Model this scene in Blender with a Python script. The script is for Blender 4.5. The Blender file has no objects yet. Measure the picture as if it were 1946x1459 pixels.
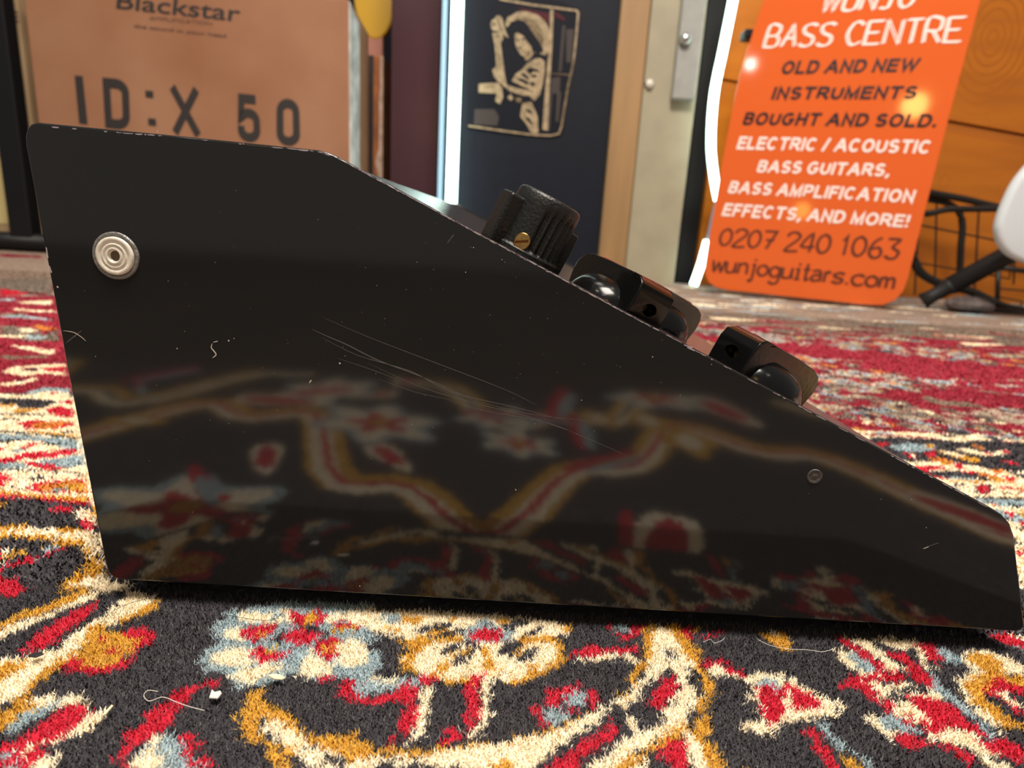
import bpy, bmesh, math, random
import numpy as np
from mathutils import Matrix, Vector
random.seed(4); rng = np.random.default_rng(4)
S = bpy.context.scene; COL = S.collection

# ------------------------------------------------------------------ camera
FPX = 1180.0; PITCH = math.radians(14.0); ROLL = math.radians(3.4)
H = 0.0853            # camera height above the rug
FACE = 0.1225         # distance of the pedal's side from the camera
CAMR = Matrix.Rotation(math.pi/2-PITCH, 3, 'X') @ Matrix.Rotation(ROLL, 3, 'Z')
cam = bpy.data.cameras.new('camera'); camo = bpy.data.objects.new('camera', cam); COL.objects.link(camo)
camo.matrix_world = Matrix.Translation((0, 0, H)) @ CAMR.to_4x4()
cam.sensor_fit = 'HORIZONTAL'; cam.sensor_width = 36; cam.lens = FPX/1946*36
cam.clip_start = 0.005; cam.clip_end = 50
cam.dof.use_dof = True; cam.dof.focus_distance = 0.130; cam.dof.aperture_fstop = 22
S.camera = camo
S.view_settings.view_transform = 'Standard'; S.view_settings.look = 'None'
S.view_settings.gamma = 1; S.view_settings.use_curve_mapping = False
S.view_settings.exposure = 0.0

# ------------------------------------------------------------------ world + lights
w = bpy.data.worlds.new('world'); S.world = w; w.use_nodes = True
w.node_tree.nodes['Background'].inputs[0].default_value = (1.0, 0.93, 0.86, 1)
w.node_tree.nodes['Background'].inputs[1].default_value = 0.28
def area(name, loc, target, size, power, col):
    l = bpy.data.lights.new(name, 'AREA'); l.shape = 'SQUARE'; l.size = size; l.energy = power; l.color = col
    o = bpy.data.objects.new(name, l); COL.objects.link(o); o.location = loc
    o.rotation_euler = (Vector(target)-Vector(loc)).to_track_quat('-Z', 'Y').to_euler(); return o
def spot(name, loc, radius, power, col):
    l = bpy.data.lights.new(name, 'POINT'); l.shadow_soft_size = radius; l.energy = power; l.color = col
    o = bpy.data.objects.new(name, l); COL.objects.link(o); o.location = loc; return o
area('near_key_light', (0.10, -0.12, 1.45), (0, 0.25, 0), 0.5, 39, (1, 0.92, 0.82))  # unseen key light, hung low so the near rug outshines the background
area('ceiling_panel', (-0.2, 0.7, 2.4), (0, 0.8, 0), 0.5, 6, (1, 0.94, 0.86))
spot('ceiling_bulb', (-0.5, -0.2, 1.7), 0.03, 5, (1, 0.86, 0.66))
spot('ceiling_bulb', (0.55, 0.35, 1.9), 0.03, 5, (1, 0.88, 0.70))
spot('ceiling_bulb', (0.9, -0.5, 1.6), 0.025, 3, (1, 0.92, 0.8))
spot('ceiling_bulb', (-0.15, -0.7, 1.8), 0.025, 3, (1, 0.92, 0.8))
spot('ceiling_bulb', (0.15, 0.10, 2.0), 0.03, 4, (1, 0.90, 0.75))

# ------------------------------------------------------------------ helpers
def ray(u, v):
    return CAMR @ Vector(((u-973)/FPX, -(v-729.5)/FPX, -1))
def onY(u, v, Y):
    d = ray(u, v); return d*(Y/d.y)+Vector((0, 0, H))
def onZ(u, v, Z=0.0):
    d = ray(u, v); return d*((Z-H)/d.z)+Vector((0, 0, H))
class Plane:                                   # a vertical plane: point + yaw (right end nearer when positive)
    def __init__(s, p, yaw, lean=0):
        s.o = Vector(p); a = math.radians(yaw); l = math.radians(lean)
        s.x = Vector((math.cos(a), -math.sin(a), 0)); s.z = Vector((0, 0, 1)); s.n = Vector((-math.sin(a)*math.cos(l), -math.cos(a)*math.cos(l), math.sin(l)))
    def hit(s, u, v, off=0.0):
        d = ray(u, v); c = Vector((0, 0, H)); o = s.o+s.n*off
        return c+d*((o-c).dot(s.n)/d.dot(s.n))

def mat(name, col, rough=0.5, metal=0.0, spec=0.5, emit=None, estr=0.0, var=0.0, vscale=30.0, bump=0.0, bscale=200.0, col2=None, stretch=None):
    m = bpy.data.materials.new(name); m.use_nodes = True; nt = m.node_tree; b = nt.nodes['Principled BSDF']
    b.inputs['Base Color'].default_value = (*col, 1); b.inputs['Roughness'].default_value = rough
    b.inputs['Metallic'].default_value = metal; b.inputs['Specular IOR Level'].default_value = spec
    if emit: b.inputs['Emission Color'].default_value = (*emit, 1); b.inputs['Emission Strength'].default_value = estr
    if var or bump or col2:
        tc = nt.nodes.new('ShaderNodeTexCoord'); mp = nt.nodes.new('ShaderNodeMapping')
        nt.links.new(tc.outputs['Object'], mp.inputs[0])
        if stretch: mp.inputs['Scale'].default_value = stretch
    if var or col2:
        n = nt.nodes.new('ShaderNodeTexNoise'); n.inputs['Scale'].default_value = vscale; n.inputs['Detail'].default_value = 5
        r = nt.nodes.new('ShaderNodeValToRGB'); c2 = col2 or tuple(c*(1-var) for c in col)
        r.color_ramp.elements[0].position = .35; r.color_ramp.elements[1].position = .65
        r.color_ramp.elements[0].color = (*c2, 1); r.color_ramp.elements[1].color = (*[min(1, c*(1+var*.5)) for c in col], 1)
        nt.links.new(mp.outputs[0], n.inputs['Vector']); nt.links.new(n.outputs['Fac'], r.inputs[0]); nt.links.new(r.outputs[0], b.inputs['Base Color'])
    if bump:
        n = nt.nodes.new('ShaderNodeTexNoise'); n.inputs['Scale'].default_value = bscale; n.inputs['Detail'].default_value = 4
        bp = nt.nodes.new('ShaderNodeBump'); bp.inputs['Strength'].default_value = bump; bp.inputs['Distance'].default_value = 0.001
        nt.links.new(mp.outputs[0], n.inputs['Vector']); nt.links.new(n.outputs['Fac'], bp.inputs['Height']); nt.links.new(bp.outputs[0], b.inputs['Normal'])
    return m

def link(name, me, m, parent=None, smooth=False):
    o = bpy.data.objects.new(name, me); COL.objects.link(o)
    for mm in (m if isinstance(m, (list, tuple)) else [m]): me.materials.append(mm)
    if smooth:
        for p in me.polygons: p.use_smooth = True
    if parent:
        o.parent = parent; o.location = -Vector(parent.location)
    return o
def obj(name, bm, m, parent=None, smooth=False):
    bmesh.ops.recalc_face_normals(bm, faces=bm.faces[:])
    me = bpy.data.meshes.new(name); bm.to_mesh(me); bm.free()
    return link(name, me, m, parent, smooth)
def tag(o, label, cat, group=None):
    o['label'] = label; o['category'] = cat
    if group: o['group'] = group
    return o
def thing(name, label, cat, loc=(0, 0, 0), group=None):
    o = bpy.data.objects.new(name, None); COL.objects.link(o); o.location = loc; o.empty_display_size = .02
    return tag(o, label, cat, group)
def struct(o): o['kind'] = 'structure'; return o
def auto_smooth(o, ang=35):
    me = o.data
    for p in me.polygons: p.use_smooth = True
    try: me.set_sharp_from_angle(angle=math.radians(ang))
    except Exception: pass
    wn = o.modifiers.new('even_normals', 'WEIGHTED_NORMAL'); wn.keep_sharp = True; wn.weight = 100
    return o

def add_prism(bm, front, back, bevel=0.0, seg=2, mi=0):
    a = [bm.verts.new(p) for p in front]; b = [bm.verts.new(p) for p in back]; n = len(a)
    fs = [bm.faces.new(a), bm.faces.new(b[::-1])]
    for i in range(n): fs.append(bm.faces.new((a[i], b[i], b[(i+1) % n], a[(i+1) % n])))
    for f in fs: f.material_index = mi
    if bevel:
        es = set(e for f in fs[:2] for e in f.edges)
        bmesh.ops.recalc_face_normals(bm, faces=fs)
        bmesh.ops.bevel(bm, geom=list(es), offset=bevel, segments=seg, profile=.5, affect='EDGES', clamp_overlap=True)
def add_box(bm, lo, hi, M=None, bevel=0.0, seg=2):
    x0, y0, z0 = lo; x1, y1, z1 = hi
    r = bmesh.ops.create_cube(bm, size=1)
    vs = r['verts']
    for v in vs: v.co = Vector(((x0+x1)/2+v.co.x*(x1-x0), (y0+y1)/2+v.co.y*(y1-y0), (z0+z1)/2+v.co.z*(z1-z0)))
    if bevel:
        es = set(e for v in vs for e in v.link_edges)
        r2 = bmesh.ops.bevel(bm, geom=list(es), offset=bevel, segments=seg, profile=.5, affect='EDGES')
        vs = list(set(vs_ for f in r2['faces'] for vs_ in f.verts) | set(v for v in vs if v.is_valid))
    if M is not None:
        for v in vs: v.co = M @ v.co
def add_tube(bm, pts, rad, seg=10, cap=True):
    pts = [Vector(p) for p in pts]; rings = []
    n = len(pts)
    for i, p in enumerate(pts):
        t = (pts[min(i+1, n-1)]-pts[max(i-1, 0)]).normalized()
        up = Vector((0, 0, 1)) if abs(t.z) < .9 else Vector((0, 1, 0))
        a = t.cross(up).normalized(); b = t.cross(a).normalized()
        r = rad[i] if isinstance(rad, (list, tuple)) else rad
        rings.append([bm.verts.new(p+(a*math.cos(k*2*math.pi/seg)+b*math.sin(k*2*math.pi/seg))*r) for k in range(seg)])
    for i in range(n-1):
        for k in range(seg):
            bm.faces.new((rings[i][k], rings[i][(k+1) % seg], rings[i+1][(k+1) % seg], rings[i+1][k]))
    if cap: bm.faces.new(rings[0][::-1]); bm.faces.new(rings[-1])
def spline(pts, n=8):
    pts = [Vector(p) for p in pts]; out = []
    for i in range(len(pts)-1):
        p0 = pts[max(i-1, 0)]; p1 = pts[i]; p2 = pts[i+1]; p3 = pts[min(i+2, len(pts)-1)]
        for k in range(n):
            t = k/n
            out.append(.5*((2*p1)+(p2-p0)*t+(2*p0-5*p1+4*p2-p3)*t*t+(3*p1-p0-3*p2+p3)*t**3))
    return out+[pts[-1]]
def add_lathe(bm, prof, M, seg=40):
    rings = []
    for r, z in prof:
        if r < 1e-7: rings.append([bm.verts.new(M @ Vector((0, 0, z)))])
        else: rings.append([bm.verts.new(M @ Vector((r*math.cos(k*2*math.pi/seg), r*math.sin(k*2*math.pi/seg), z))) for k in range(seg)])
    for a, b in zip(rings, rings[1:]):
        for k in range(seg):
            q = [a[k % len(a)], a[(k+1) % len(a)], b[(k+1) % len(b)], b[k % len(b)]]
            u = []
            for v in q:
                if v not in u: u.append(v)
            if len(u) > 2: bm.faces.new(u)

# ------------------------------------------------------------------ materials
M = {}
M['black'] = mat('black_enamel', (.012, .0118, .0115), .075, spec=.5, bump=.02, bscale=55)
M['panel'] = mat('panel_paint', (.014, .012, .018), .2, spec=.6, bump=.05, bscale=300)
M['knob'] = mat('black_bakelite', (.004, .004, .004), .16, spec=.24, bump=.03, bscale=700)
M['knobworn'] = mat('worn_black_bakelite', (.008, .008, .0075), .38, spec=.42, bump=.25, bscale=1500)
M['brass'] = mat('brass', (.62, .36, .12), .28, metal=1.0, var=.25, vscale=900)
M['hole'] = mat('dark_recess', (.006, .006, .006), .8)
M['white_plastic'] = mat('milky_plastic', (.74, .70, .60), .3, var=.16, vscale=900)
M['clear_ring'] = mat('grey_ring', (.16, .155, .145), .18, spec=.8, bump=.6, bscale=900)
M['rubber'] = mat('black_rubber', (.010, .010, .011), .6)
M['scratch'] = mat('scratch', (.11, .105, .1), .6)
M['dust'] = mat('dust', (.55, .50, .44), .9)
M['redline'] = mat('red_line', (.5, .03, .02), .35)
M['card'] = mat('cardboard', (.335, .168, .092), .75, col2=(.27, .112, .052), vscale=4.5, var=.04, bump=.1, bscale=300)
M['card2'] = mat('tan_cardboard', (.42, .28, .15), .8, var=.12, vscale=14)
M['card3'] = mat('brown_cardboard', (.34, .11, .035), .8, var=.3, vscale=25)
M['ink'] = mat('black_ink', (.022, .017, .016), .7)
M['ink_dim'] = mat('faded_ink', (.09, .045, .03), .7)
M['tape'] = mat('clear_tape', (.78, .80, .80), .25, var=.4, vscale=35)
M['torn'] = mat('torn_paper', (.62, .42, .32), .9, var=.3, vscale=80)
M['yellow'] = mat('yellow_lacquer', (.72, .42, .045), .3)
M['pink'] = mat('salmon_wood', (.48, .2, .14), .5)
M['maroon'] = mat('maroon_gloss', (.05, .016, .022), .22, var=.35, vscale=6, stretch=(1, 1, .2))
M['navy'] = mat('navy_board', (.007, .009, .017), .6, spec=.2, var=.1, vscale=40)
M['pine'] = mat('pine', (.34, .195, .08), .55, var=.2, vscale=40, stretch=(1, 1, .06))
M['cream'] = mat('cream_paint', (.35, .31, .215), .5, var=.08, vscale=20)
M['plate'] = mat('grey_metal_plate', (.33, .33, .31), .45, var=.1, vscale=40)
M['steel'] = mat('steel', (.5, .5, .5), .3, metal=1)
M['blackmetal'] = mat('gap_shade_black', (.008, .008, .009), .45, spec=.25)
M['wire'] = mat('black_wire', (.014, .012, .010), .45)
M['led'] = mat('led_tube', (.9, 1, .97), .5, emit=(.72, 1.0, .88), estr=6)
M['bluestrip'] = mat('pale_blue_edge', (.32, .45, .62), .3)
M['whiteguitar'] = mat('white_gloss', (.66, .71, .75), .12)
M['fluff'] = mat('dusty_fluff', (.15, .12, .115), 1.0, var=.4, vscale=60)
M['floor'] = mat('floor_board', (.045, .035, .028), .7, var=.3, vscale=8)
M['orange'] = mat('orange_acrylic', (.68, .115, .018), .06, spec=.55)
M['white_ink'] = mat('white_print', (.86, .74, .69), .4, spec=.3)
M['brown_ink'] = mat('brown_print', (.12, .030, .014), .5, spec=.2)
M['dark_ink'] = mat('dark_print', (.022, .012, .012), .4, spec=.2)
M['print_bg'] = mat('print_ground', (.006, .007, .013), .6, spec=.15)
M['print_cream'] = mat('print_cream', (.36, .27, .165), .5, spec=.2, var=.35, vscale=130)
M['print_mid'] = mat('print_brown', (.19, .135, .075), .5, spec=.2, var=.5, vscale=150)
M['print_grey'] = mat('print_grey', (.055, .045, .042), .5, spec=.15)
M['print_red'] = mat('print_maroon', (.07, .008, .015), .5, spec=.15)
M['straw'] = mat('straw', (.72, .62, .40), .8)
M['thread'] = mat('pale_thread', (.62, .57, .52), .8)
M['hair'] = mat('dark_hair', (.012, .010, .010), .5)

def plywood(name, base, dark, knots):
    m = bpy.data.materials.new(name); m.use_nodes = True; nt = m.node_tree; b = nt.nodes['Principled BSDF']; L = nt.links.new
    b.inputs['Roughness'].default_value = .35
    tc = nt.nodes.new('ShaderNodeTexCoord')
    n = nt.nodes.new('ShaderNodeTexNoise'); n.inputs['Scale'].default_value = 5; n.inputs['Detail'].default_value = 4
    mp = nt.nodes.new('ShaderNodeMapping'); mp.inputs['Scale'].default_value = (1.2, 1, 7); L(tc.outputs['Object'], mp.inputs[0]); L(mp.outputs[0], n.inputs['Vector'])
    prev = None
    for (kx, ky, kz, rad) in knots:
        d = nt.nodes.new('ShaderNodeVectorMath'); d.operation = 'SUBTRACT'; L(tc.outputs['Object'], d.inputs[0]); d.inputs[1].default_value = (kx, ky, kz)
        sc = nt.nodes.new('ShaderNodeVectorMath'); sc.operation = 'MULTIPLY'; L(d.outputs[0], sc.inputs[0]); sc.inputs[1].default_value = (1, 0, .72)
        ln = nt.nodes.new('ShaderNodeVectorMath'); ln.operation = 'LENGTH'; L(sc.outputs[0], ln.inputs[0])
        s = nt.nodes.new('ShaderNodeMath'); s.operation = 'MULTIPLY'; L(ln.outputs['Value'], s.inputs[0]); s.inputs[1].default_value = 520
        ad = nt.nodes.new('ShaderNodeMath'); ad.operation = 'MULTIPLY_ADD'; L(n.outputs['Fac'], ad.inputs[0]); ad.inputs[1].default_value = 6; L(s.outputs[0], ad.inputs[2])
        sn = nt.nodes.new('ShaderNodeMath'); sn.operation = 'SINE'; L(ad.outputs[0], sn.inputs[0])
        fall = nt.nodes.new('ShaderNodeMapRange'); L(ln.outputs['Value'], fall.inputs[0]); fall.inputs[1].default_value = rad*.7; fall.inputs[2].default_value = rad; fall.inputs[3].default_value = .55; fall.inputs[4].default_value = .0
        pw = nt.nodes.new('ShaderNodeMapRange'); L(sn.outputs[0], pw.inputs[0]); pw.inputs[1].default_value = .3; pw.inputs[2].default_value = 1.0
        mu = nt.nodes.new('ShaderNodeMath'); mu.operation = 'MULTIPLY'; L(pw.outputs[0], mu.inputs[0]); L(fall.outputs[0], mu.inputs[1])
        if prev:
            mx = nt.nodes.new('ShaderNodeMath'); mx.operation = 'MAXIMUM'; L(prev, mx.inputs[0]); L(mu.outputs[0], mx.inputs[1]); prev = mx.outputs[0]
        else: prev = mu.outputs[0]
    w_ = nt.nodes.new('ShaderNodeMapRange'); L(n.outputs['Fac'], w_.inputs[0]); w_.inputs[1].default_value = .4; w_.inputs[2].default_value = .75; w_.inputs[4].default_value = .45
    if prev:
        mx = nt.nodes.new('ShaderNodeMath'); mx.operation = 'MAXIMUM'; L(prev, mx.inputs[0]); L(w_.outputs[0], mx.inputs[1]); f = mx.outputs[0]
    else: f = w_.outputs[0]
    mix = nt.nodes.new('ShaderNodeMix'); mix.data_type = 'RGBA'; L(f, mix.inputs[0]); mix.inputs[6].default_value = (*base, 1); mix.inputs[7].default_value = (*dark, 1)
    L(mix.outputs[2], b.inputs['Base Color'])
    return m

# ------------------------------------------------------------------ lettering
_fc = {}
def font_mesh(s, bold=0.0):
    cu = bpy.data.curves.new('t', 'FONT'); cu.body = s; cu.size = 1; cu.offset = bold; cu.resolution_u = 4
    o = bpy.data.objects.new('t', cu); COL.objects.link(o)
    dg = bpy.context.evaluated_depsgraph_get(); me = bpy.data.meshes.new_from_object(o.evaluated_get(dg))
    V = [tuple(v.co[:2]) for v in me.vertices]; F = [tuple(p.vertices) for p in me.polygons]
    bpy.data.objects.remove(o); bpy.data.curves.remove(cu); bpy.data.meshes.remove(me)
    return V, F
def capheight():
    if 'c' not in _fc:
        V, F = font_mesh('H'); _fc['c'] = max(v[1] for v in V)
    return _fc['c']
def bil(c, s, t):      # c = BL, BR, TL, TR
    return (c[0]*(1-s)+c[1]*s)*(1-t)+(c[2]*(1-s)+c[3]*s)*t
def lettering(text, corners, plane, m, parent, bold=0.02, off=.0006, name='lettering'):
    c = [plane.hit(u, v, off) for u, v in corners]
    V, F = font_mesh(text, bold); x0 = min(v[0] for v in V); x1 = max(v[0] for v in V); ch = capheight()
    bm = bmesh.new()
    vs = [bm.verts.new(bil(c, (x-x0)/(x1-x0), y/ch)) for x, y in V]
    for f in F:
        try: bm.faces.new([vs[i] for i in f])
        except ValueError: pass
    return obj(name, bm, m, parent)
O8 = [(.5, 1), (.15, .85), (0, .5), (.15, .15), (.5, 0), (.85, .15), (1, .5), (.85, .85), (.5, 1)]
def sc(p, sx, sy, ox=0, oy=0): return [(x*sx+ox, y*sy+oy) for x, y in p]
GL = {
 'W': [[(0, 1), (.25, 0), (.5, .8), (.75, 0), (1, 1)]], 'U': [[(0, 1), (.02, .2), (.25, 0), (.75, 0), (.98, .2), (1, 1)]],
 'N': [[(0, 0), (0, 1), (1, 0), (1, 1)]], 'J': [[(.2, 1), (1, 1)], [(.7, 1), (.7, .15), (.5, 0), (.1, .05)]], 'O': [O8],
 'B': [[(0, 0), (0, 1), (.7, 1), (.9, .8), (.7, .55), (0, .5)], [(.7, .55), (1, .3), (.8, 0), (0, 0)]],
 'A': [[(0, 0), (.5, 1), (1, 0)], [(.2, .38), (.82, .38)]],
 'S': [[(1, .9), (.7, 1), (.2, .95), (.05, .75), (.3, .55), (.8, .42), (.95, .2), (.7, 0), (.2, 0), (0, .12)]],
 'C': [[(1, .85), (.7, 1), (.3, .95), (0, .5), (.3, .05), (.7, 0), (1, .12)]],
 'E': [[(1, 1), (0, 1), (0, 0), (1, 0)], [(0, .5), (.8, .5)]], 'T': [[(0, 1), (1, 1)], [(.5, 1), (.5, 0)]],
 'R': [[(0, 0), (0, 1), (.8, 1), (.95, .8), (.8, .5), (0, .5)], [(.45, .5), (1, 0)]],
 '0': [O8], '2': [[(0, .78), (.25, 1), (.75, 1), (1, .72), (0, 0), (1.05, 0)]], '7': [[(0, 1), (1, 1), (.4, 0)], [(.25, .5), (.9, .5)]],
 '4': [[(.75, 0), (.75, 1), (0, .3), (1.05, .3)]], '1': [[(.1, .72), (.55, 1), (.5, 0)]],
 '6': [[(.8, 1), (.3, .75), (.05, .3), (.3, 0), (.75, 0), (.95, .25), (.7, .5), (.15, .4)]],
 '3': [[(.05, .97), (.9, .95), (.45, .58), (.95, .35), (.75, .03), (.3, 0), (0, .12)]],
 'w': [[(0, .62), (.22, 0), (.5, .5), (.78, 0), (1, .65)]], 'u': [[(0, .6), (.05, .1), (.35, 0), (.8, .1), (.9, .62)], [(.9, .4), (.98, 0)]],
 'n': [[(.05, 0), (.05, .62)], [(.05, .42), (.45, .62), (.85, .5), (.95, 0)]],
 'j': [[(.3, .6), (.9, .6)], [(.65, .6), (.65, -.25), (.3, -.4), (0, -.3)], [(.6, .85), (.72, .92)]],
 'o': [sc(O8, 1, .62)], 'g': [sc(O8, .95, .6), [(.95, .6), (.95, -.25), (.5, -.42), (.05, -.3)]],
 'i': [[(.1, .6), (.5, .6), (.5, 0)], [(.1, 0), (.9, 0)], [(.45, .84), (.58, .92)]], 't': [[(.5, .95), (.5, .1), (.75, 0), (1, .1)], [(0, .62), (1, .62)]],
 'a': [[(.1, .55), (.5, .64), (.85, .5), (.9, 0)], [(.9, .35), (.35, .35), (.05, .17), (.3, 0), (.88, .1)]],
 'r': [[(.1, 0), (.1, .62)], [(.1, .4), (.5, .62), (.95, .56)]], 's': [sc(GL_S, 1, .62) for GL_S in [[(1, .9), (.6, 1), (.1, .8), (.3, .55), (.85, .42), (.9, .15), (.5, 0), (0, .12)]]],
 '.': [[(.35, .0), (.6, .06)]], 'c': [sc([(1, .85), (.6, 1), (.1, .8), (0, .4), (.3, .03), (.7, 0), (1, .15)], 1, .62)],
 'm': [[(.02, 0), (.04, .62)], [(.04, .45), (.25, .62), (.45, .5), (.47, 0)], [(.47, .45), (.72, .62), (.94, .5), (.98, 0)]],
}
def handwriting(text, corners, plane, m, parent, width=.0022, off=.0006, dbl=0.0, gap=.32, narrow='.ij1rt', space=.7):
    c = [plane.hit(u, v, off) for u, v in corners]
    xs = []; x = 0
    for ch in text:
        if ch == ' ': x += space; continue
        ww = .55 if ch in narrow else (1.25 if ch in 'mwW' else 1.0)
        if ch == '.': ww = .35
        xs.append((ch, x, ww)); x += ww+gap
    tot = x-gap; bm = bmesh.new(); kk = 0; W_ = (c[1]-c[0]).length; H_ = (c[2]-c[0]).length
    X_ = (c[1]-c[0]).normalized(); Y_ = plane.n.cross(X_).normalized()
    for ch, x, ww in xs:
        for st in GL[ch]:
            for k in ((-1, 1) if dbl else (0,)):
                P = [bil(c, (x+px*ww)/tot+k*dbl/tot, py+k*dbl*.25) for px, py in st]
                if len(P) > 3: P = spline(P, 4) if ch not in 'WNETA' else P
                kk += 1; ribbon(bm, [((p-c[0]).dot(X_), (p-c[0]).dot(Y_)) for p in P], width, lambda q: c[0]+X_*q[0]+Y_*q[1]+plane.n*kk*8e-6)
    return obj('lettering', bm, m, parent)

def _arc(cx, cy, rx, ry, a0, a1, n=12): return [(cx+rx*math.cos(math.radians(a0+(a1-a0)*i/n)), cy+ry*math.sin(math.radians(a0+(a1-a0)*i/n))) for i in range(n+1)]
def _cond(w):      # squared condensed bowl
    r = .22
    return _arc(w-w*.5, 1-r, w*.5, r, 90, 0, 6)+_arc(w-w*.5, r, w*.5, r, 0, -90, 6)
_S = _arc(.5, .745, .46, .255, 25, 180, 9)+_arc(.5, .745, .46, .245, 180, 262, 4)[1:]+_arc(.5, .26, .5, .25, 80, 0, 5)+_arc(.5, .26, .5, .26, 0, -155, 10)[1:]
BG = {  # capital: (width, strokes), centre lines in a unit box
 'A': (.74, [[(0, 0), (.46, 1), (.54, 1), (1, 0)], [(.19, .33), (.81, .33)]]),
 'B': (.58, [[(0, 0), (0, 1), (.6, 1)]+_arc(.6, .765, .34, .235, 90, -90, 8)+[(0, .53)], [(.6, .53)]+_arc(.62, .265, .38, .265, 90, -90, 8)+[(0, 0)]]),
 'C': (.66, [_arc(.5, .5, .5, .5, 42, 318, 22)]), 'D': (.62, [[(0, 0), (0, 1), (.45, 1)]+_arc(.45, .5, .55, .5, 90, -90, 14)+[(0, 0)]]),
 'E': (.52, [[(1, 1), (0, 1), (0, 0), (1.04, 0)], [(0, .52), (.92, .52)]]), 'F': (.48, [[(1, 1), (0, 1), (0, 0)], [(0, .5), (.85, .5)]]),
 'G': (.70, [_arc(.5, .5, .5, .5, 45, 322, 22)+[(.97, .45), (.55, .45)]]), 'H': (.58, [[(0, 0), (0, 1)], [(1, 0), (1, 1)], [(0, .52), (1, .52)]]),
 'I': (.0, [[(0, 0), (0, 1)]]), 'L': (.48, [[(0, 1), (0, 0), (1, 0)]]), 'M': (.70, [[(0, 0), (0, 1), (.5, .05), (1, 1), (1, 0)]]),
 'N': (.58, [[(0, 0), (0, 1), (1, 0), (1, 1)]]), 'O': (.70, [_arc(.5, .5, .5, .5, 0, 360, 28)]),
 'P': (.56, [[(0, 0), (0, 1), (.6, 1)]+_arc(.6, .73, .4, .27, 90, -90, 8)+[(0, .46)]]),
 'R': (.60, [[(0, 0), (0, 1), (.6, 1)]+_arc(.6, .74, .36, .26, 90, -90, 8)+[(0, .48)], [(.5, .48), (1.05, 0)]]),
 'S': (.56, [_S]), 'T': (.58, [[(0, 1), (1, 1)], [(.5, 1), (.5, 0)]]), 'U': (.58, [[(0, 1)]+_arc(.5, .36, .5, .36, 180, 360, 12)+[(1, 1)]]),
 'W': (.96, [[(0, 1), (.25, 0), (.5, .95), (.75, 0), (1, 1)]]), 'X': (.62, [[(0, 0), (1, 1)], [(0, 1), (1, 0)]]), '/': (.28, [[(0, -.02), (1, 1.02)]]),
 '!': (.0, [[(0, 1.0), (0, .50)], [(0, .05), (0, .02)]]), '.': (.0, [[(0, .05), (0, .02)]]), ',': (.06, [[(1, .03), (.9, -.06), (-.2, -.16)]]),
 'd': (.5, [[(0, 0), (0, 1), (.45, 1)]+_cond(1)+[(0, 0)]]), 'o': (.46, [_arc(.5, .78, .5, .22, 0, 180, 10)+_arc(.5, .22, .5, .22, 180, 360, 10)+[(1, .78)]]),
 '5': (.46, [[(1, 1), (0, 1), (0, .52)]+_arc(.5, .44, .5, .2, 150, 0, 8)+_arc(.5, .22, .5, .22, 0, -180, 10)+[(0, .3)]]),
}
def ribbon(bm, P, wd, put):
    """one flat mitred ribbon along the 2-D polyline P; put maps (x, y) to space"""
    P = [p for i, p in enumerate(P) if i == 0 or math.hypot(p[0]-P[i-1][0], p[1]-P[i-1][1]) > 1e-6]; n = len(P)
    if n < 2: return
    closed = n > 3 and math.hypot(P[0][0]-P[-1][0], P[0][1]-P[-1][1]) < 1e-4
    T = []
    for a, b in zip(P, P[1:]):
        L = math.hypot(b[0]-a[0], b[1]-a[1]); T.append(((b[0]-a[0])/L, (b[1]-a[1])/L))
    prev = None; first = None
    for i in range(n):
        t0 = T[i-1] if i > 0 else (T[-1] if closed else T[0]); t1 = T[i] if i < n-1 else (T[0] if closed else T[-1])
        mx, my = -(t0[1]+t1[1]), t0[0]+t1[0]; L = math.hypot(mx, my)
        if L < 1e-3: mx, my, k = -t0[1], t0[0], 1
        else: mx /= L; my /= L; k = 1/max(mx*-t0[1]+my*t0[0], .42)
        x, y = P[i]; cur = (bm.verts.new(put((x+mx*k*wd/2, y+my*k*wd/2))), bm.verts.new(put((x-mx*k*wd/2, y-my*k*wd/2))))
        if prev: bm.faces.new((prev[0], cur[0], cur[1], prev[1]))
        prev = cur
def block(text, corners, plane, m, parent, wt=.2, gap=.13, space=.34, off=.0006):
    """sturdy sans capitals made of strokes; corners BL, BR, TL, TR in the photograph"""
    c = [plane.hit(u, v, off) for u, v in corners]; x = 0; runs = []
    for ch in text:
        if ch == ' ': x += space; continue
        w_, st = BG[ch]; runs.append((st, x+wt/2, w_)); x += w_+wt+gap
    tot = x-gap; bm = bmesh.new(); hs = wt/2*.92
    P2 = lambda p: bil(c, p[0]/tot, p[1])
    kk = 0
    for st, x0, w_ in runs:
        for sk in st:
            P = [(x0+px*(w_ if w_ else 1), hs+py*(1-2*hs)) for px, py in sk]
            if len(P) < 8:                             # straight ends reach the cap line
                for a, b in ((0, 1), (-1, -2)):
                    dx, dy = P[a][0]-P[b][0], P[a][1]-P[b][1]; L = math.hypot(dx, dy)
                    if L > 1e-6: P[a] = (P[a][0]+dx/L*hs, P[a][1]+dy/L*hs)
            kk += 1; ribbon(bm, P, wt, lambda p: P2(p)+plane.n*kk*8e-6)
    return obj('lettering', bm, m, parent)

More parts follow.
